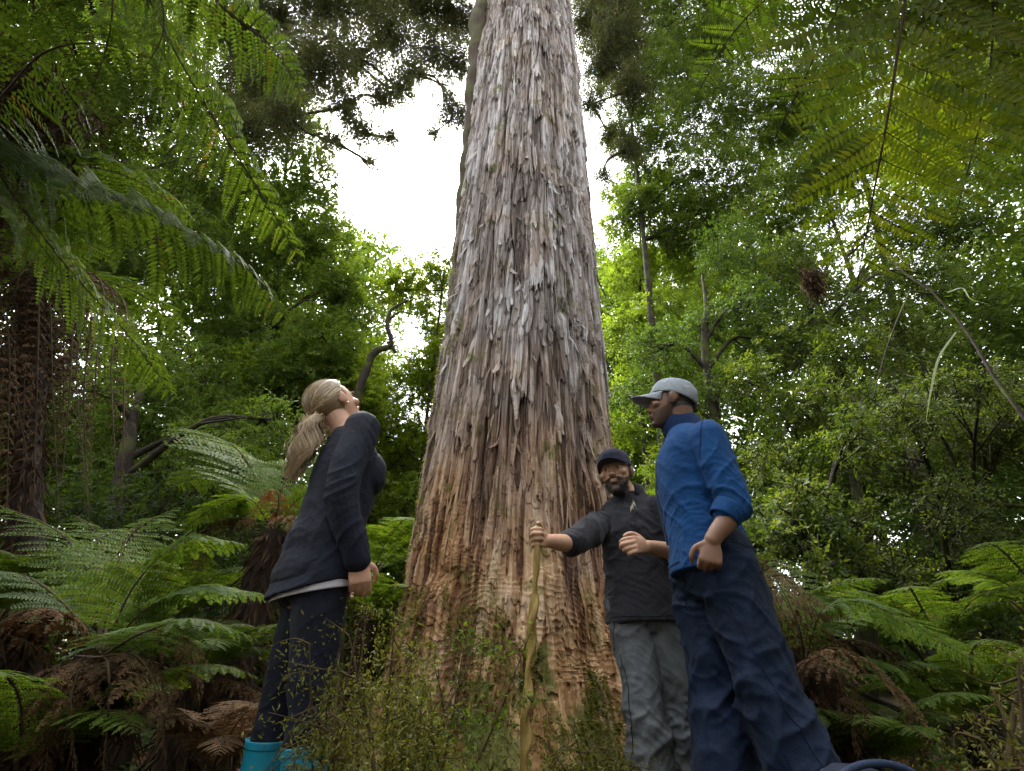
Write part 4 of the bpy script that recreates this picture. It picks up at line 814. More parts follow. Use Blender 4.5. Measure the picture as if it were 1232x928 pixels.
# --- blonde woman -----------------------------------------------------------
Zu = V3(0, 0, 1)
def woman():
    f = nrm(V3(.84, .54, 0)); r = np.cross(f, Zu); hip = at(388, 690, 1.82); hip[2] = 0
    root = thing('person', hip, 'blonde woman with a ponytail, dark top and turquoise gumboots looking up the trunk', 'person')
    L = lambda x, y, z: hip + x * r + y * f + V3(0, 0, z)
    hd = Head(at(403, 490, 1.83), nrm(f * .50 + Zu * .62 + V3(.10, .42, 0)), -f * .7 + Zu * .7, 1.06)
    neck = L(0, -.005, 1.435)
    shR, elR, wrR = L(.165, .005, 1.405), L(.215, -.035, 1.13), L(.205, .065, .905)
    shL, elL, wrL = L(-.165, .0, 1.405), L(-.215, .02, 1.13), L(-.19, .10, .90)
    legs = {1: (L(.085, -.02, .88), L(.095, .02, .47), L(.10, .075, .09)), -1: (L(-.085, .0, .88), L(-.10, -.035, .47), L(-.13, -.03, .09))}
    torso = [(L(0, -.01, .76), .10, .08), (L(0, -.02, .86), .165, .125), (L(0, -.02, .93), .17, .125), (L(0, 0, 1.07), .128, .095), (L(0, .012, 1.20), .138, .105), (L(0, .012, 1.30), .155, .105), (L(0, 0, 1.40), .145, .075), (L(0, -.01, 1.45), .055, .05)]
    g = Geo(); hd.build(g, neck, True); loft(g, [(c, a, b, r, f) for c, a, b in torso], 24, 3)
    for s_, e, w_ in ((shR, elR, wrR), (shL, elL, wrL)): limb(g, [s_, e, w_], [.045, .038, .035, .031, .025])
    hand(g, wrR, V3(0, 0, -1) + f * .28, -r + f * .2, f, .92, (38, 45, 30), 25); hand(g, wrL, V3(0, 0, -1) + f * .1, r, f, .92, (30, 40, 30), 25)
    for k, (h_, kn, an) in legs.items():
        limb(g, [h_, kn, an], [.082, .066, .05, .05, .036]); loft(g, [(an + f * y + V3(0, 0, -.05), w_, .03, r, Zu) for y, w_ in ((-.06, .03), (0, .035), (.1, .04), (.16, .03))], 14, 2)
    me, P = fuse(g, 'body', .0045, 3); paint(me, P, (.44, .25, .17), hd, hairc=(.26, .18, .10)); me.materials.append(SKIN); body = link('body', me, root); eyes(hd, body)
    # long sleeved top with a loose flared hem, longer at the back
    top = fabric('dark_jersey', (.005, .007, .016), .75, .03, 900)
    g = Geo(); dn = nrm(Zu * 1.0 + f * -.20)
    loft(g, [(c, a, b, r, y) for c, a, b, y in ((L(0, -.022, .825), .198, .158, nrm(f - Zu * -.28)), (L(0, -.010, .90), .192, .143, nrm(f + Zu * .2)), (L(0, -.015, 1.0), .178, .135, f), (L(0, 0, 1.08), .166, .126, f), (L(0, .012, 1.20), .174, .132, f), (L(0, .012, 1.30), .184, .126, f), (L(0, .0, 1.40), .160, .084, f), (L(0, -.01, 1.455), .066, .060, f))], 32, 3)
    for sg in (1, -1): ellipsoid(g, L(.070 * sg, .085, 1.255), np.array([.088, .072, .100]), r, f, Zu)
    for s_, e, w_ in ((shR, elR, wrR), (shL, elL, wrL)): limb(g, [s_, e, w_ + (w_ - e) * .02], [.070, .064, .058, .051, .042]); 
    cloth(g, 'long_sleeved_top', root, top, .006, folds(.010, (5, 5, 12), 2, [(elR, .10, .8), (L(.1, -.05, 1.0), .16, .7), (L(0, .0, .9), .2, .3)]))
    band('undershirt_hem', root, fabric('pale_cotton', (.42, .40, .46), .8), (L(.0, -.014, .845), .184, .138, r, nrm(f + Zu * .22)), (L(0, -.012, .806), .188, .143, r, nrm(f + Zu * .22)), .003)
    # leggings
    g = Geo(); loft(g, [(c, a, b, r, f) for c, a, b in ((L(0, -.01, .765), .12, .09), (L(0, -.025, .84), .178, .14), (L(0, -.02, .92), .182, .137), (L(0, 0, 1.03), .14, .105))], 24, 3)
    for k, (h_, kn, an) in legs.items():
        limb(g, [h_, kn, kn + (an - kn) * .72], [.100, .080, .060, .058, .050])
    ellipsoid(g, L(.07, -.075, .86), np.array([.085, .07, .09]), r, f, Zu); ellipsoid(g, L(-.07, -.075, .86), np.array([.085, .07, .09]), r, f, Zu)
    cloth(g, 'leggings', root, fabric('black_leggings', (.0035, .005, .013), .7, .03, 900), .0065, folds(.009, (7, 7, 14), 5, [(legs[1][1], .1, .8), (legs[-1][1], .1, .8)]))
    bm, t, b_, _o = mat('turquoise_rubber'); tc = N(t, 'ShaderNodeTexCoord'); n1 = N(t, 'ShaderNodeTexNoise', Scale=14.0, Detail=8.0, Roughness=.7); t.links.new(tc.outputs['Object'], n1.inputs[0])
    rp = ramp(t, [(.42, (.0, .20, .31)), (.60, (.004, .17, .25)), (.72, (.06, .08, .06))], n1.outputs['Fac']); t.links.new(rp.outputs[0], b_.inputs['Base Color']); b_.inputs['Roughness'].default_value = .45
    for k, (h_, kn, an) in legs.items():
        g = Geo(); tp = kn + (an - kn) * .30; tp[2] = .385; boot_shape(g, an, f * .9 + r * .2 * k, 1, tp, .072, .056)
        me, P = fuse(g, 'gumboot', .006, 3, folds(.006, (5, 5, 9), 8)); me.materials.append(bm); b = link('gumboot', me, root)
        ax = nrm(tp - an); X = nrm(np.cross(f, ax)); band('boot_rim', b, bm, (tp - ax * .018, .073, .073, X, nrm(np.cross(ax, X))), (tp + ax * .004, .075, .075, X, nrm(np.cross(ax, X))), .004)
    # hair: swept back over the skull into a ponytail
    H0 = leaf_mat('blonde_hair', [(0, (.10, .065, .035)), (.4, (.24, .165, .09)), (.75, (.42, .31, .18)), (1, (.60, .48, .32))], .15, tcol=(1.2, 1.1, .9), rough=.38, spec=.5, vary=.02)
    g = Geo(); c = V3(0, -.014, .032); rad = V3(.081, .104, .093); tie = nrm(V3(0, -1.0, -.34)); n = 2200; gm = Geo()
    ellipsoid(gm, hd.p(0, -.022, .033), np.array([.0795, .099, .091]) * hd.k, hd.r, hd.f, hd.u, 30, 20); gm.S[3][0][:] = True; gm.S[4][0][:] = True; gm.A[4][0] = np.full(len(gm.A[4][0]), .3)
    az = rng.uniform(-2.15, 2.15, n); sgn = np.sign(az); s0 = np.abs(az)
    x0 = np.sin(az * .72) * .98; st = nrm(np.stack([x0, np.cos(az * .62) * .82 - .28, .75 - 1.05 * (s0 / 2.15) ** 1.6], -1)); e0 = rng.uniform(0, .75, n)[:, None]
    w0 = np.arccos(np.clip(st @ tie, -1, 1))[:, None]; sl_ = lambda t: nrm((np.sin((1 - t) * w0) * st + np.sin(t * w0) * tie) / np.sin(w0)); seg = 9; VV = []; off = rng.uniform(-.002, .007, n)[:, None]; wob = rng.normal(0, .085, (n, 3))
    for t in np.linspace(0, 1, seg):
        tt = e0 + (1 - e0) * t; q = nrm(sl_(tt) + wob * np.sin(np.pi * t) + .03 * np.stack([np.sin(9 * tt[:, 0] + az * 5)] * 3, -1) * np.sin(np.pi * t)); q2 = nrm(sl_(np.minimum(tt + .02, 1.0)) - sl_(tt - .02)); sd_ = nrm(np.cross(q, q2 + 1e-6)) * .0018 * (1 - .5 * t)
        P = c + q * (rad + off); VV.append(np.stack([P - sd_, P + sd_], 1))
    VV = np.stack(VV, 1).reshape(-1, 3); Pw = hd.c + hd.k * (VV[:, :1] * hd.r + VV[:, 1:2] * hd.f + VV[:, 2:3] * hd.u); i = np.arange(n)[:, None] * seg * 2 + np.arange(seg - 1)[None] * 2
    g2 = gm; g2.add(Pw, np.stack([i, i + 1, i + 3, i + 2], -1).reshape(-1, 4), np.repeat(np.clip(rng.normal(.5, .24, n), 0, 1), seg - 1), 0, True)
    hair = g2.obj('hair', H0, root)
    g = Geo(); n = 2600; tp = hd.p(0, -.100, -.020); dirs = [tp, tp + V3(.004, -.03, -.05), tp + V3(.010, -.045, -.12), tp + V3(.0, -.05, -.20), tp + V3(-.03, -.04, -.30)]
    C = bez(dirs, 14); T, S, B = frames(C); wdt = np.interp(np.linspace(0, 1, 14), [0, .1, .4, .75, 1], [.010, .026, .046, .043, .014]); a = rng.uniform(0, 2 * np.pi, n); q = rng.uniform(0, 1, n) ** .5 * np.where(rng.uniform(0, 1, n) < .06, 1.6, 1); ph = np.round(a * 3) * 1.1 + rng.normal(0, .35, n); cut = 1 - .5 * rng.uniform(0, 1, n) ** 2; VV = []
    for k, t in enumerate(np.linspace(0, 1, 14)):
        tt = t * cut; cc = np.stack([np.interp(tt, np.linspace(0, 1, 14), C[:, z_]) for z_ in range(3)], -1); wd = np.interp(tt, np.linspace(0, 1, 14), wdt)
        aw = a + .40 * np.sin(tt * 12 + ph); P = cc + (np.cos(aw) * q * wd)[:, None] * S[k] + (np.sin(aw) * q * wd)[:, None] * B[k] + (.017 * np.sin(tt * 15 + ph) * np.minimum(1, tt * 4))[:, None] * S[k]
        tn = np.stack([-np.sin(a), np.cos(a)], -1); sd_ = (tn[:, :1] * S[k] + tn[:, 1:] * B[k]) * .0015 * (1 - .6 * t); VV.append(np.stack([P - sd_, P + sd_], 1))
    VV = np.stack(VV, 1).reshape(-1, 3); i = np.arange(n)[:, None] * 28 + np.arange(13)[None] * 2
    g.add(VV, np.stack([i, i + 1, i + 3, i + 2], -1).reshape(-1, 4), np.repeat(np.clip(rng.normal(.62, .22, n), 0, 1), 13), 0, True)
    pt = g.obj('ponytail', H0, None); pt.parent = hair
    g = Geo(); hd.el(g, (.078, .004, -.026), (.004, .004, .004), 10, 8); g.obj('earring', plain('silver', (.7, .7, .7), .2, .5, 1), root)
woman()

# --- man in blue ------------------------------------------------------------
def man_blue():
    f = nrm(V3(-.93, .36, 0)); r = np.cross(f, Zu); hip = V3(.79, 1.93, 0)
    root = thing('person', hip, 'man in bright blue fleece, navy trousers and pale grey cap gazing at the trunk', 'person')
    L = lambda x, y, z: hip + x * r + y * f + V3(0, 0, z)
    hd = Head(at(808, 487, 1.90), V3(-.93, .30, .10), Zu + f * -.08, 1.0)
    neck = L(0, -.01, 1.50)
    shL, elL, wrL = at(851, 528, 1.74), at(881, 604, 1.70), at(857, 650, 1.70)
    shR, elR, wrR = L(.20, .01, 1.46), L(.24, -.04, 1.18), L(.20, .06, .97)
    legs = {-1: (V3(.80, 1.84, .95), V3(.835, 1.80, .50), V3(.93, 1.74, .09)), 1: (V3(.77, 2.01, .95), V3(.735, 2.0, .50), V3(.68, 1.97, .09))}
    g = Geo(); hd.build(g, neck)
    loft(g, [(c, a, b, r, f) for c, a, b in ((L(0, 0, .84), .12, .09), (L(0, -.01, .94), .16, .115), (L(0, 0, 1.05), .15, .105), (L(0, .01, 1.25), .165, .115), (L(0, 0, 1.38), .175, .11), (L(0, -.01, 1.47), .14, .075), (L(0, -.01, 1.52), .06, .06))], 24, 3)
    for s_, e, w_ in ((shR, elR, wrR), (shL, elL, wrL)): limb(g, [s_, e, w_], [.055, .047, .040, .037, .028])
    hand(g, wrL, nrm(V3(-.30, -.02, -.9)), V3(.1, .8, -.2), f, .95, (70, 80, 40), 15); hand(g, wrR, V3(0, 0, -1) + f * .2, -r, f, 1.0, (60, 60, 30), 25)
    for k, (h_, kn, an) in legs.items():
        limb(g, [h_, kn, an], [.085, .07, .055, .055, .04]); loft(g, [(an + f * y + V3(0, 0, -.05), w_, .03, r, Zu) for y, w_ in ((-.06, .03), (0, .035), (.1, .04), (.16, .03))], 14, 2)
    me, P = fuse(g, 'body', .0045, 3); paint(me, P, (.165, .085, .052), hd, beard=.72, hairc=(.022, .016, .013)); me.materials.append(SKIN); body = link('body', me, root); eyes(hd, body)
    blue = fabric('blue_fleece', (.003, .040, .135), .85, .03, 600, .18)
    g = Geo(); loft(g, [(c, a, b, r, f) for c, a, b in ((L(0, .0, .90), .196, .166), (L(0, .0, 1.0), .186, .152), (L(0, .01, 1.12), .178, .140), (L(0, .018, 1.25), .188, .140), (L(0, .008, 1.38), .195, .130), (L(0, -.008, 1.46), .165, .10), (L(0, -.012, 1.52), .080, .078))], 32, 3)
    cuff = elL + (wrL - elL) * .22; limb(g, [shL, elL, elL + (wrL - elL) * .30], [.076, .066, .060, .054, .050]); limb(g, [shR, elR, elR + (wrR - elR) * .4], [.078, .068, .062, .058, .055])
    jk = cloth(g, 'fleece_jacket', root, blue, .006, folds(.012, (5, 5, 12), 21, [(elL, .10, 1.1), (shL * .4 + elL * .6, .10, .8), (L(-.1, 0, 1.0), .16, .5)]))
    ax = nrm(wrL - elL); X = nrm(np.cross(V3(0, 1, .2), ax)); cc = elL + (wrL - elL) * .28
    band('rolled_cuff', root, blue, (cc - ax * .03, .056, .055, X, np.cross(ax, X)), (cc + ax * .03, .051, .050, X, np.cross(ax, X)), .004, .002)
    nf = nrm(f * .9 + r * -.1); cu = nrm(Zu * .96 + f * .12)
    band('collar', root, fabric('navy_collar', (.002, .016, .06), .85, .05, 600, .18), (L(0, -.012, 1.485), .098, .096, r, f), (L(0, .012, 1.575), .088, .092, r, f), .006, .004, .34)
    tube_g = Geo(); tube(tube_g, [L(0, .155, 1.02), L(0, .165, 1.25), L(0, .143, 1.38), L(0, .09, 1.49)], .005, 6); tube_g.obj('zip', plain('zip_dark', (.01, .02, .05), .5), root)
    nav = fabric('navy_trousers', (.002, .0085, .026), .75, .02, 800, .3)
    g = Geo(); loft(g, [(c, a, b, r, f) for c, a, b in ((L(0, 0, .80), .14, .10), (L(0, -.01, .89), .176, .138), (L(0, 0, .99), .160, .128))], 26, 3)
    for k, (h_, kn, an) in legs.items(): limb(g, [h_, kn, an + V3(0, 0, .0)], [.115, .104, .094, .102, .100], ball=k != 9)
    ellipsoid(g, L(-.08, -.09, .90), np.array([.085, .07, .09]), r, f, Zu); ellipsoid(g, L(.08, -.09, .90), np.array([.085, .07, .09]), r, f, Zu)
    tr_ = cloth(g, 'trousers', root, nav, .007, folds(.024, (4.5, 4.5, 8), 31, [(legs[-1][1], .2, .7), (legs[1][1], .2, .7), (L(0, .1, .82), .15, .8)]))
    dk = fabric('dark_stitch', (.002, .006, .022), .8, 0)
    seams('jacket_seams', root, dk, jk, [[L(-.15, .14, .93), L(0, .17, .925), L(.15, .13, .93)], [L(-.2, .06, .93), L(-.2, -.06, .93), L(-.1, -.17, .93), L(.1, -.17, .93)], [shL + V3(.02, .0, .09), shL + V3(-.06, -.08, .02), shL + V3(-.07, -.03, -.1)]])
    seams('trouser_seams', root, dk, tr_, [[L(-.16, .10, .93), L(-.19, .05, .84), L(-.19, .0, .80)], [L(-.17, .0, .95), L(-.2, -.02, .75), legs[-1][1] + V3(-.02, -.12, 0), legs[-1][2] + V3(0, -.12, .1)], [L(-.10, .14, .90), L(-.09, .14, .75), legs[-1][1] + V3(-.10, -.06, .05), legs[-1][2] + V3(-.1, -.06, .1)],
        [L(-.08, -.17, .88), L(-.16, -.14, .87)], [L(-.05, -.18, .95), L(-.12, -.15, .955), L(-.17, -.05, .96), L(-.16, .08, .955)]], .0017)
    bt = plain('dark_leather', (.03, .02, .015), .5)
    for k, (h_, kn, an) in legs.items():
        g = Geo(); boot_shape(g, an, f); me, P = fuse(g, 'boot', .006, 3); me.materials.append(bt); link('boot', me, root)
    cap(hd, fabric('pale_cap', (.225, .25, .28), .85, .0, 500, .12), root, True, .24, .085, .030)
man_blue()

# --- guide ------------------------------------------------------------------
STICK_TOP = None
def guide():
    global STICK_TOP
    f = nrm(V3(-.20, -.98, 0)); r = np.cross(f, Zu); hip = V3(.655, 2.52, 0)
    root = thing('person', hip, 'bearded man in navy cap and charcoal pullover holding the twisted walking stick', 'person')
    L = lambda x, y, z: hip + x * r + y * f + V3(0, 0, z)
    hd = Head(at(741, 571, 2.47), V3(-.42, -.90, -.02), Zu + V3(-.10, 0, 0), 1.13)
    neck = L(.0, .0, 1.405)
    shR, elR, wrR = at(721, 632, 2.50), at(689, 652, 2.28), at(659, 651, 2.13)
    shL, elL, wrL = at(791, 613, 2.44), at(824, 662, 2.36), at(779, 658, 2.19)
    legs = {1: (L(.088, 0, .86), V3(.585, 2.47, .46), V3(.565, 2.47, .09)), -1: (L(-.088, 0, .86), V3(.735, 2.50, .46), V3(.735, 2.52, .09))}
    g = Geo(); hd.build(g, neck)
    loft(g, [(c, a, b, r, f) for c, a, b in ((L(0, 0, .76), .11, .09), (L(0, 0, .87), .155, .11), (L(0, 0, .98), .145, .105), (L(0, .01, 1.15), .155, .115), (L(0, .0, 1.28), .165, .105), (L(0, 0, 1.37), .13, .075), (L(0, 0, 1.42), .06, .06))], 24, 3)
    limb(g, [shR, elR, wrR], [.05, .043, .040, .039, .029]); limb(g, [shL, elL, wrL], [.05, .043, .042, .041, .029])
    dR = nrm(V3(-.80, -.52, -.02)); nR = nrm(V3(.50, -.80, .0)); hand(g, wrR, dR, nR, Zu, 1.0, (62, 78, 55), 30)
    STICK_TOP = wrR + dR * .078 + nR * .030
    dL = nrm(wrL - elL + V3(0, 0, .02)); hand(g, wrL, dL, V3(.2, .9, -.1), Zu, 1.0, (48, 55, 30), 25)
    for k, (h_, kn, an) in legs.items():
        limb(g, [h_, kn, an], [.08, .066, .052, .052, .038]); loft(g, [(an + f * y + V3(0, 0, -.05), w_, .03, r, Zu) for y, w_ in ((-.06, .03), (0, .035), (.1, .04), (.16, .03))], 14, 2)
    me, P = fuse(g, 'body', .0045, 2); paint(me, P, (.46, .27, .175), hd, lips=(.62, .48, .45), beard=.85, hairc=(.02, .015, .012)); me.materials.append(SKIN); body = link('body', me, root); eyes(hd, body)
    # beard
    g = Geo(); n = 1500; u = rng.uniform(-1, 1, n); v = rng.uniform(0, 1, n); x = .058 * np.sin(u * 1.5); yv = .018 + .066 * np.cos(u * 1.35) ; z = -.058 - .055 * v
    z = np.where(np.abs(u) > .75, -.040 - .06 * v, z); yv = yv + .012 * v; sh = 1 - .35 * v ** 2
    must = rng.uniform(0, 1, n) < .16; x = np.where(must, rng.normal(0, .02, n), x * sh); yv = np.where(must, .100, yv); z = np.where(must, -.047 - .2 * np.abs(x) + rng.normal(0, .002, n), z)
    kp = ~((np.abs(x) < .018) & (z > -.074) & (z < -.055) & ~must); x, yv, z = x[kp], yv[kp], z[kp]; n = len(x)
    P = hd.c + x[:, None] * hd.r + yv[:, None] * hd.f + z[:, None] * hd.u; d = -hd.u * .9 + hd.f * .35 + rng.normal(0, .3, (n, 3))
    leaves(g, P, d, hd.f + rng.normal(0, .3, (n, 3)), rng.uniform(.012, .028, n), .0035, rng.uniform(0, 1, n)); 
    hd.el(g, (0, .052, -.100), (.034, .036, .026)); g.obj('beard', plain('black_hair', (.012, .009, .008), .6), root)
    char = fabric('charcoal_knit', (.018, .018, .023), .9, .1, 700, .25)
    g = Geo(); loft(g, [(c, a, b, r, f) for c, a, b in ((L(0, .0, .775), .198, .150), (L(0, .0, .86), .192, .146), (L(0, .005, 1.0), .180, .138), (L(0, .015, 1.15), .182, .140), (L(0, .01, 1.27), .188, .128), (L(0, .0, 1.36), .155, .094), (L(0, .0, 1.42), .078, .076))], 32, 3)
    limb(g, [shR, elR, elR + (wrR - elR) * .12], [.074, .068, .062, .056, .054]); limb(g, [shL, elL, elL + (wrL - elL) * .1], [.074, .066, .062, .058, .056])
    pv = cloth(g, 'pullover', root, char, .006, folds(.018, (5, 5, 10), 41, [(shR * .4 + elR * .6, .10, .9), (elL, .1, .8), (L(.05, .1, 1.1), .18, .4)]))
    band('collar', root, char, (L(0, 0, 1.385), .092, .090, r, f), (L(0, .012, 1.45), .078, .082, r, f), .006, .003, .30)
    g = Geo(); leaves(g, np.array([L(.005 * k, .140 - .02 * (k == 2), 1.33 - .012 * k) for k in (-1, 0, 1, 2)]), np.array([-Zu + .25 * k * r for k in (-1, 0, 1, .5)]), np.array([f] * 4), .040, .009, .5); g.obj('pendant', plain('pale_toggle', (.45, .42, .28), .5), root)
    gry = fabric('grey_trousers', (.072, .078, .086), .65, .0, 800, .3, .35)
    g = Geo(); loft(g, [(c, a, b, r, f) for c, a, b in ((L(0, 0, .73), .13, .10), (L(0, 0, .83), .176, .135), (L(0, 0, .93), .170, .13))], 26, 3)
    for k, (h_, kn, an) in legs.items(): limb(g, [h_, kn, an + V3(0, 0, .03)], [.108, .098, .085, .088, .080])
    tg = cloth(g, 'trousers', root, gry, .0065, folds(.022, (5, 5, 9), 51, [(legs[1][1], .14, .9), (legs[-1][1], .14, .9), (legs[1][2] + V3(0, 0, .12), .14, 1.4), (legs[-1][2] + V3(0, 0, .12), .14, 1.4)]))
    dk = fabric('black_stitch', (.008, .008, .010), .8, 0)
    seams('pullover_seams', root, dk, pv, [[L(0, .15, 1.2), L(0, .13, 1.3), L(0, .1, 1.38)], [L(.18, .1, .80), L(0, .16, .795), L(-.18, .1, .80)], [L(.15, .05, 1.40), L(.19, .10, 1.28), L(.17, .1, 1.18)], [L(-.15, .05, 1.40), L(-.19, .10, 1.28), L(-.17, .1, 1.18)]])
    seams('trouser_seams', root, dk, tg, [[L(0, .15, .80), L(0, .14, .74)], [L(.16, .1, .79), L(.18, .06, .66)], [V3(.48, 2.44, .65), V3(.49, 2.40, .45), V3(.48, 2.42, .15)], [L(-.17, .1, .79), L(-.19, .05, .66)]], .0017)
    bt = plain('brown_leather', (.05, .032, .02), .5)
    for k, (h_, kn, an) in legs.items():
        ax = nrm(legs[k][2] - kn); X = nrm(np.cross(V3(0, 1, 0), ax)); c = kn - V3(0, 0, .05)
        g = Geo(); boot_shape(g, an, f + r * .25 * k); me, P = fuse(g, 'boot', .006, 3); me.materials.append(bt); link('boot', me, root)
    cap(hd, fabric('navy_cap', (.006, .007, .024), .85, .1, 500, .15), root, False, .03, .086, .010, True)
guide()

# --- the twisted walking stick ------------------------------------------------
def stick():
    bot = at(629, 940, 2.03); d = nrm(bot - STICK_TOP); L_ = np.linalg.norm(bot - STICK_TOP); end = STICK_TOP + d * (STICK_TOP[2] / -d[2]); top = STICK_TOP - d * .045
    n = 150; t = np.linspace(0, 1, n); C = top + (end - top) * t[:, None]; X = nrm(np.cross(d, V3(0, 1, 0))); Y = np.cross(d, X)
    k = np.clip((t - .12) / .12, 0, 1) * np.clip((.74 - t) / .06, 0, 1); a = 2 * np.pi * (t * 7.5); am = .002 * k + .0035 * np.clip((t - .42) / .2, 0, 1) * k
    C = C + (am * np.cos(a))[:, None] * X + (am * np.sin(a))[:, None] * Y + (.003 * np.sin(t * 9))[:, None] * X
    sides = 20; q = np.arange(sides) * 2 * np.pi / sides; rad = (.0148 + .004 * k * np.sin(t * 23) + .006 * np.exp(-((t - .02) / .03) ** 2)) * (1 - .25 * np.clip((t - .7) / .3, 0, 1))
    rr = rad[:, None] * (1 + (.30 * k)[:, None] * np.cos(2 * (q[None] - a[:, None] * .5)))
    V = C[:, None] + (rr * np.cos(q))[..., None] * X + (rr * np.sin(q))[..., None] * Y
    g = Geo(); i = np.arange(n - 1)[:, None] * sides; j = np.arange(sides)[None]; j2 = (j + 1) % sides
    V = np.vstack([V.reshape(-1, 3), C[:1] - d * .008, C[-1:]]); g.add(V, np.stack([i + j, i + j2, i + sides + j2, i + sides + j], -1).reshape(-1, 4), .5, 0, True)
    kk = np.arange(sides); T = np.concatenate([np.stack([(kk + 1) % sides, kk, np.full(sides, n * sides)], -1), np.stack([(n - 1) * sides + kk, (n - 1) * sides + (kk + 1) % sides, np.full(sides, n * sides + 1)], -1)])
    g.Fc[3].append(T); g.A[3].append(np.full(len(T), .5)); g.M[3].append(np.zeros(len(T), np.int32)); g.S[3].append(np.ones(len(T), bool))
    m = wood_mat('polished_vine_wood', (.12, .078, .020), (.36, .255, .085), 22, .25, .3, rough=.36)
    tag(g.obj('walking_stick', m), 'tall olive walking stick twisted like a vine, held upright before the trunk', 'walking stick')
stick()
# ------------------------------------------------------------------ foreground plants and the bag
def mossy_shrub(name, base, tips, label, cat, n_leaf=3000, m=L_MOSSY, leaf=.016, r=.008, spread=.06, twigs=10, hang=.4):
    g = Geo(); gs = Geo(); base = np.array(base, float); L_ = []
    for tp in tips:
        tp = np.array(tp, float); mid = (base + tp) / 2 + rng.normal(0, .05, 3); P = bez([base + rng.normal(0, .03, 3) * V3(1, 1, 0), mid, tp], 14); tube(gs, P, np.linspace(r, r * .25, 14), 6, 0, lump=.25); L_.append(P[4:])
        for k in range(twigs):
            s = P[rng.integers(4, 14)]; u = rng.normal(0, 1, 3); u[2] = u[2] * .5 + .1; e = s + nrm(u) * rng.uniform(.06, .24); Q = bez([s, (s + e) / 2 + rng.normal(0, .02, 3), e + V3(0, 0, -.03)], 8); tube(gs, Q, np.linspace(r * .3, .001, 8), 4, 0); L_.append(Q[1:])
    A = np.concatenate(L_); k = rng.integers(0, len(A), n_leaf); cl = vnoise(A[k, 0] * 14 + A[k, 1] * 9, A[k, 2] * 14, 3) > .30; k = k[cl]; n = len(k)
    p = A[k] + rng.normal(0, 1, (n, 3)) * spread * rng.uniform(.1, 1, (n, 1)) ** 1.5; p[:, 2] -= np.abs(rng.normal(0, spread * hang, n))
    d = rng.normal(0, 1, (n, 3)); d[:, 2] -= hang
    leaves(g, p, d, rng.normal(0, 1, (n, 3)), leaf * rng.uniform(.5, 1.5, n), leaf * rng.uniform(.25, .5, n), rng.uniform(0, 1, n))
    root = thing(name, base, label, cat); gs.obj('stems', STALK, root); g.obj('foliage', m, root)
    return root
b = at(425, 990, 1.45); b[2] = 0
mossy_shrub('mossy_shrub', b, [at(372, 775, 1.42), at(408, 785, 1.45), at(395, 840, 1.38), at(430, 755, 1.5), at(405, 880, 1.38), at(420, 765, 1.5)], 'yellow-green mossy shrub growing in front of the blonde woman\'s legs', 'shrub', 4600, leaf=.014, twigs=12, spread=.04)
b = at(470, 990, 1.75); b[2] = 0
mossy_shrub('mossy_shrub', b, [at(440, 735, 1.75), at(475, 745, 1.75), at(500, 770, 1.8), at(510, 820, 1.8), at(450, 790, 1.7), at(485, 840, 1.7), at(520, 880, 1.75), at(425, 850, 1.65)], 'mossy twiggy shrub between the blonde woman and the walking stick', 'shrub', 11000, leaf=.015, twigs=10, spread=.045)
b = at(505, 960, 1.9); b[2] = 0
mossy_shrub('twiggy_sapling', b, [at(522, 796, 1.9), at(575, 778, 1.92), at(640, 757, 1.95), at(560, 768, 1.92)], 'thin bare sapling whose leafy branch reaches across the trunk to the stick', 'sapling', 1700, L_MID, .022, .006, .035, 6)
b = at(700, 1000, 2.0); b[2] = 0
mossy_shrub('mossy_shrub', b, [at(690, 880, 2.1), at(720, 900, 2.1), at(660, 900, 2.1), at(740, 890, 2.2)], 'small mossy growth at the foot of the trunk right of the stick', 'shrub', 3600, leaf=.018)
b = at(1215, 990, 1.5); b[2] = 0
mossy_shrub('mossy_branches', b, [at(1235, 760, 1.5), at(1195, 830, 1.5), at(1180, 890, 1.45), at(1225, 800, 1.45), at(1250, 720, 1.55)], 'mossy bare branches in the bottom right corner', 'branches', 5200, leaf=.016, r=.013)

# curly dead branch against the bright gap left of the trunk
g = Geo()
tube(g, bez([at(415, 520, 8), at(432, 470, 8), at(450, 425, 8), at(470, 415, 8), at(466, 390, 8), at(472, 372, 8), at(490, 362, 8)], 30), np.linspace(.10, .02, 30), 9, lump=.3)
tube(g, bez([at(468, 412, 8), at(476, 425, 8.05)], 6), np.linspace(.06, .03, 6), 8); tube(g, bez([at(468, 385, 8), at(482, 375, 8), at(500, 380, 8.1)], 8), np.linspace(.03, .01, 8), 6)
P0 = at(410, 814, 8.2); tube(g, bez([V3(P0[0], P0[1], -.1), at(412, 650, 8.1), at(415, 520, 8)], 16), np.linspace(.13, .10, 16), 10, lump=.2)
tag(g.obj('dead_tree', WOOD), 'bare crooked branch curling up against the bright gap behind the blonde woman', 'dead tree')
tangle('dead_frond_bundle', at(978, 340, 4.6), np.array([.13, .13, .27]), 1500, DEAD_DARK, 'dark brown bundle of dead fronds caught in the branches above the man in blue', 'dead fronds')
g = Geo(); tube(g, bez([at(1120, 350, 3.2), at(1160, 395, 3.1), at(1200, 460, 3.0), at(1245, 520, 2.9), at(1330, 640, 2.8)], 30), np.linspace(.008, .015, 30), 7, lump=.25)
tube(g, bez([at(1125, 352, 3.2), at(1090, 330, 3.3), at(1060, 300, 3.4)], 12), np.linspace(.012, .004, 12), 6); tube(g, bez([at(1095, 350, 3.25), at(1070, 410, 3.3), at(1050, 480, 3.3)], 14), np.linspace(.009, .004, 14), 5)
tube(g, bez([at(1130, 355, 3.2), at(1095, 350, 3.25)], 4), .009, 5)
tag(g.obj('dead_branch', WOOD), 'long thin dead branch slanting down at the right edge', 'branch')
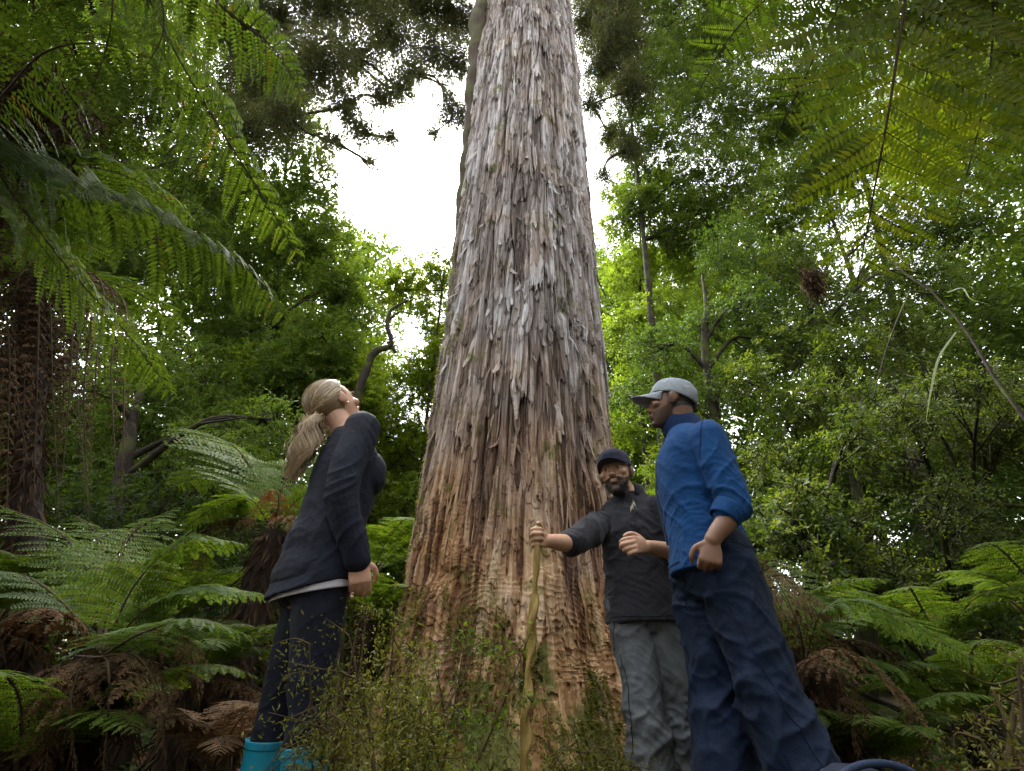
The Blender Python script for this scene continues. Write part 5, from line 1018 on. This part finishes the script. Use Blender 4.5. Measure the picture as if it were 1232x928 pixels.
STRAP = leaf_mat('pale_strap', [(0, (.16, .19, .11)), (1, (.26, .29, .19))], .3, rough=.35, spec=.5)
def strap(pts, wd, label):
    g = Geo(); P = bez(pts, 22); T, S, B = frames(P); X = nrm(np.cross(T, V3(0, -1, .3))); ww = wd * np.sin(np.linspace(.25, 1, 22) * np.pi * .95)[:, None] ; V = np.stack([P - X * ww, P + V3(0, -1, 0) * ww * .5, P + X * ww], 1).reshape(-1, 3)
    i = np.arange(21)[:, None] * 3 + np.arange(2)[None]; g.add(V, np.stack([i, i + 1, i + 4, i + 3], -1).reshape(-1, 4), .6, 0, True)
    tag(g.obj('strap_leaf', STRAP), label, 'leaf', 'pale strap leaves on the right')
strap([at(1150, 400, 2.9), at(1130, 430, 2.9), at(1120, 470, 2.9), at(1114, 508, 2.95)], .0075, 'long pale strap leaf hanging straight down among the right shrubs')
strap([at(1140, 352, 2.9), at(1158, 347, 2.85), at(1168, 360, 2.85), at(1190, 366, 2.9)], .007, 'short pale strap leaf bent sharply near the slanting dead branch')
# grass tufts
g = Geo(); n = 2600; c = rng.integers(0, 26, n); cx = rng.uniform(-1.25, -.5, 26); cyy = rng.uniform(1.4, 2.6, 26)
p = np.stack([cx[c] + rng.normal(0, .07, n), cyy[c] + rng.normal(0, .07, n), np.zeros(n)], -1); p[:, 2] = ground_z(p[:, 0], p[:, 1]); d = rng.normal(0, .45, (n, 3)); d[:, 2] = 1
leaves(g, p, d, rng.normal(0, 1, (n, 3)), rng.uniform(.12, .34, n), .005, rng.uniform(0, 1, n), 0, .1, .5)
tag(g.obj('grass', L_MOSSY), 'thin grass tufts between the ferns at lower left', 'grass', kind='stuff')
g = Geo(); n = 30000
p = np.stack([rng.uniform(-5, 5, n), rng.uniform(1.2, 7.5, n), np.zeros(n)], -1); kp = vnoise(p[:, 0] * 1.4, p[:, 1] * 1.4, 91) > .42; kp &= np.hypot(p[:, 0] - .7, p[:, 1] - 2.0) > .5; p = p[kp]; n = len(p); p[:, 2] = ground_z(p[:, 0], p[:, 1]) + rng.uniform(0, .16, n)
d = rng.normal(0, .8, (n, 3)); d[:, 2] = .35; nn = rng.normal(0, .5, (n, 3)); nn[:, 2] = 1
leaves(g, p, d, nn, rng.uniform(.03, .08, n), rng.uniform(.02, .05, n), rng.uniform(0, 1, n)); tag(g.obj('ground_cover', L_DARK), 'low leafy seedlings covering the forest floor', 'ground cover', kind='stuff')
# navy bag: rounded top with a piped seam, only its top edge shows
def bag():
    c = at(1052, 920, 1.25); x = nrm(V3(1, .15, 0)); y = np.cross(Zu, x); h_ = c[2]; base = V3(c[0], c[1] + .09, 0)
    root = thing('backpack', base, 'navy backpack with a rounded piped top standing at the bottom right edge', 'backpack')
    g = Geo(); loft(g, [(base + V3(0, 0, z), a, b, x, y) for z, a, b in ((.01, .13, .08), (.05, .145, .095), (h_ * .5, .140, .10), (h_ * .80, .115, .085), (h_ * .92, .08, .06), (h_ * .97, .03, .03))], 28, 3)
    m = fabric('navy_nylon', (.006, .010, .024), .7, .0, 900, .2); o = cloth(g, 'bag_body', root, m, .007, folds(.008, (6, 6, 8), 61))
    for off, rr in ((-.075, .0075),):
        t = np.linspace(0, np.pi, 40); P = base + (np.cos(t) * .135)[:, None] * x + off * y * 1.0 + np.stack([0 * t, 0 * t, h_ * .72 + .28 * h_ * np.sin(t) ** .7], -1)
        g = Geo(); tube(g, P, rr, 8); g.obj('piping', fabric('blue_piping', (.012, .022, .050), .6, 0, 900, .2), root)
bag()
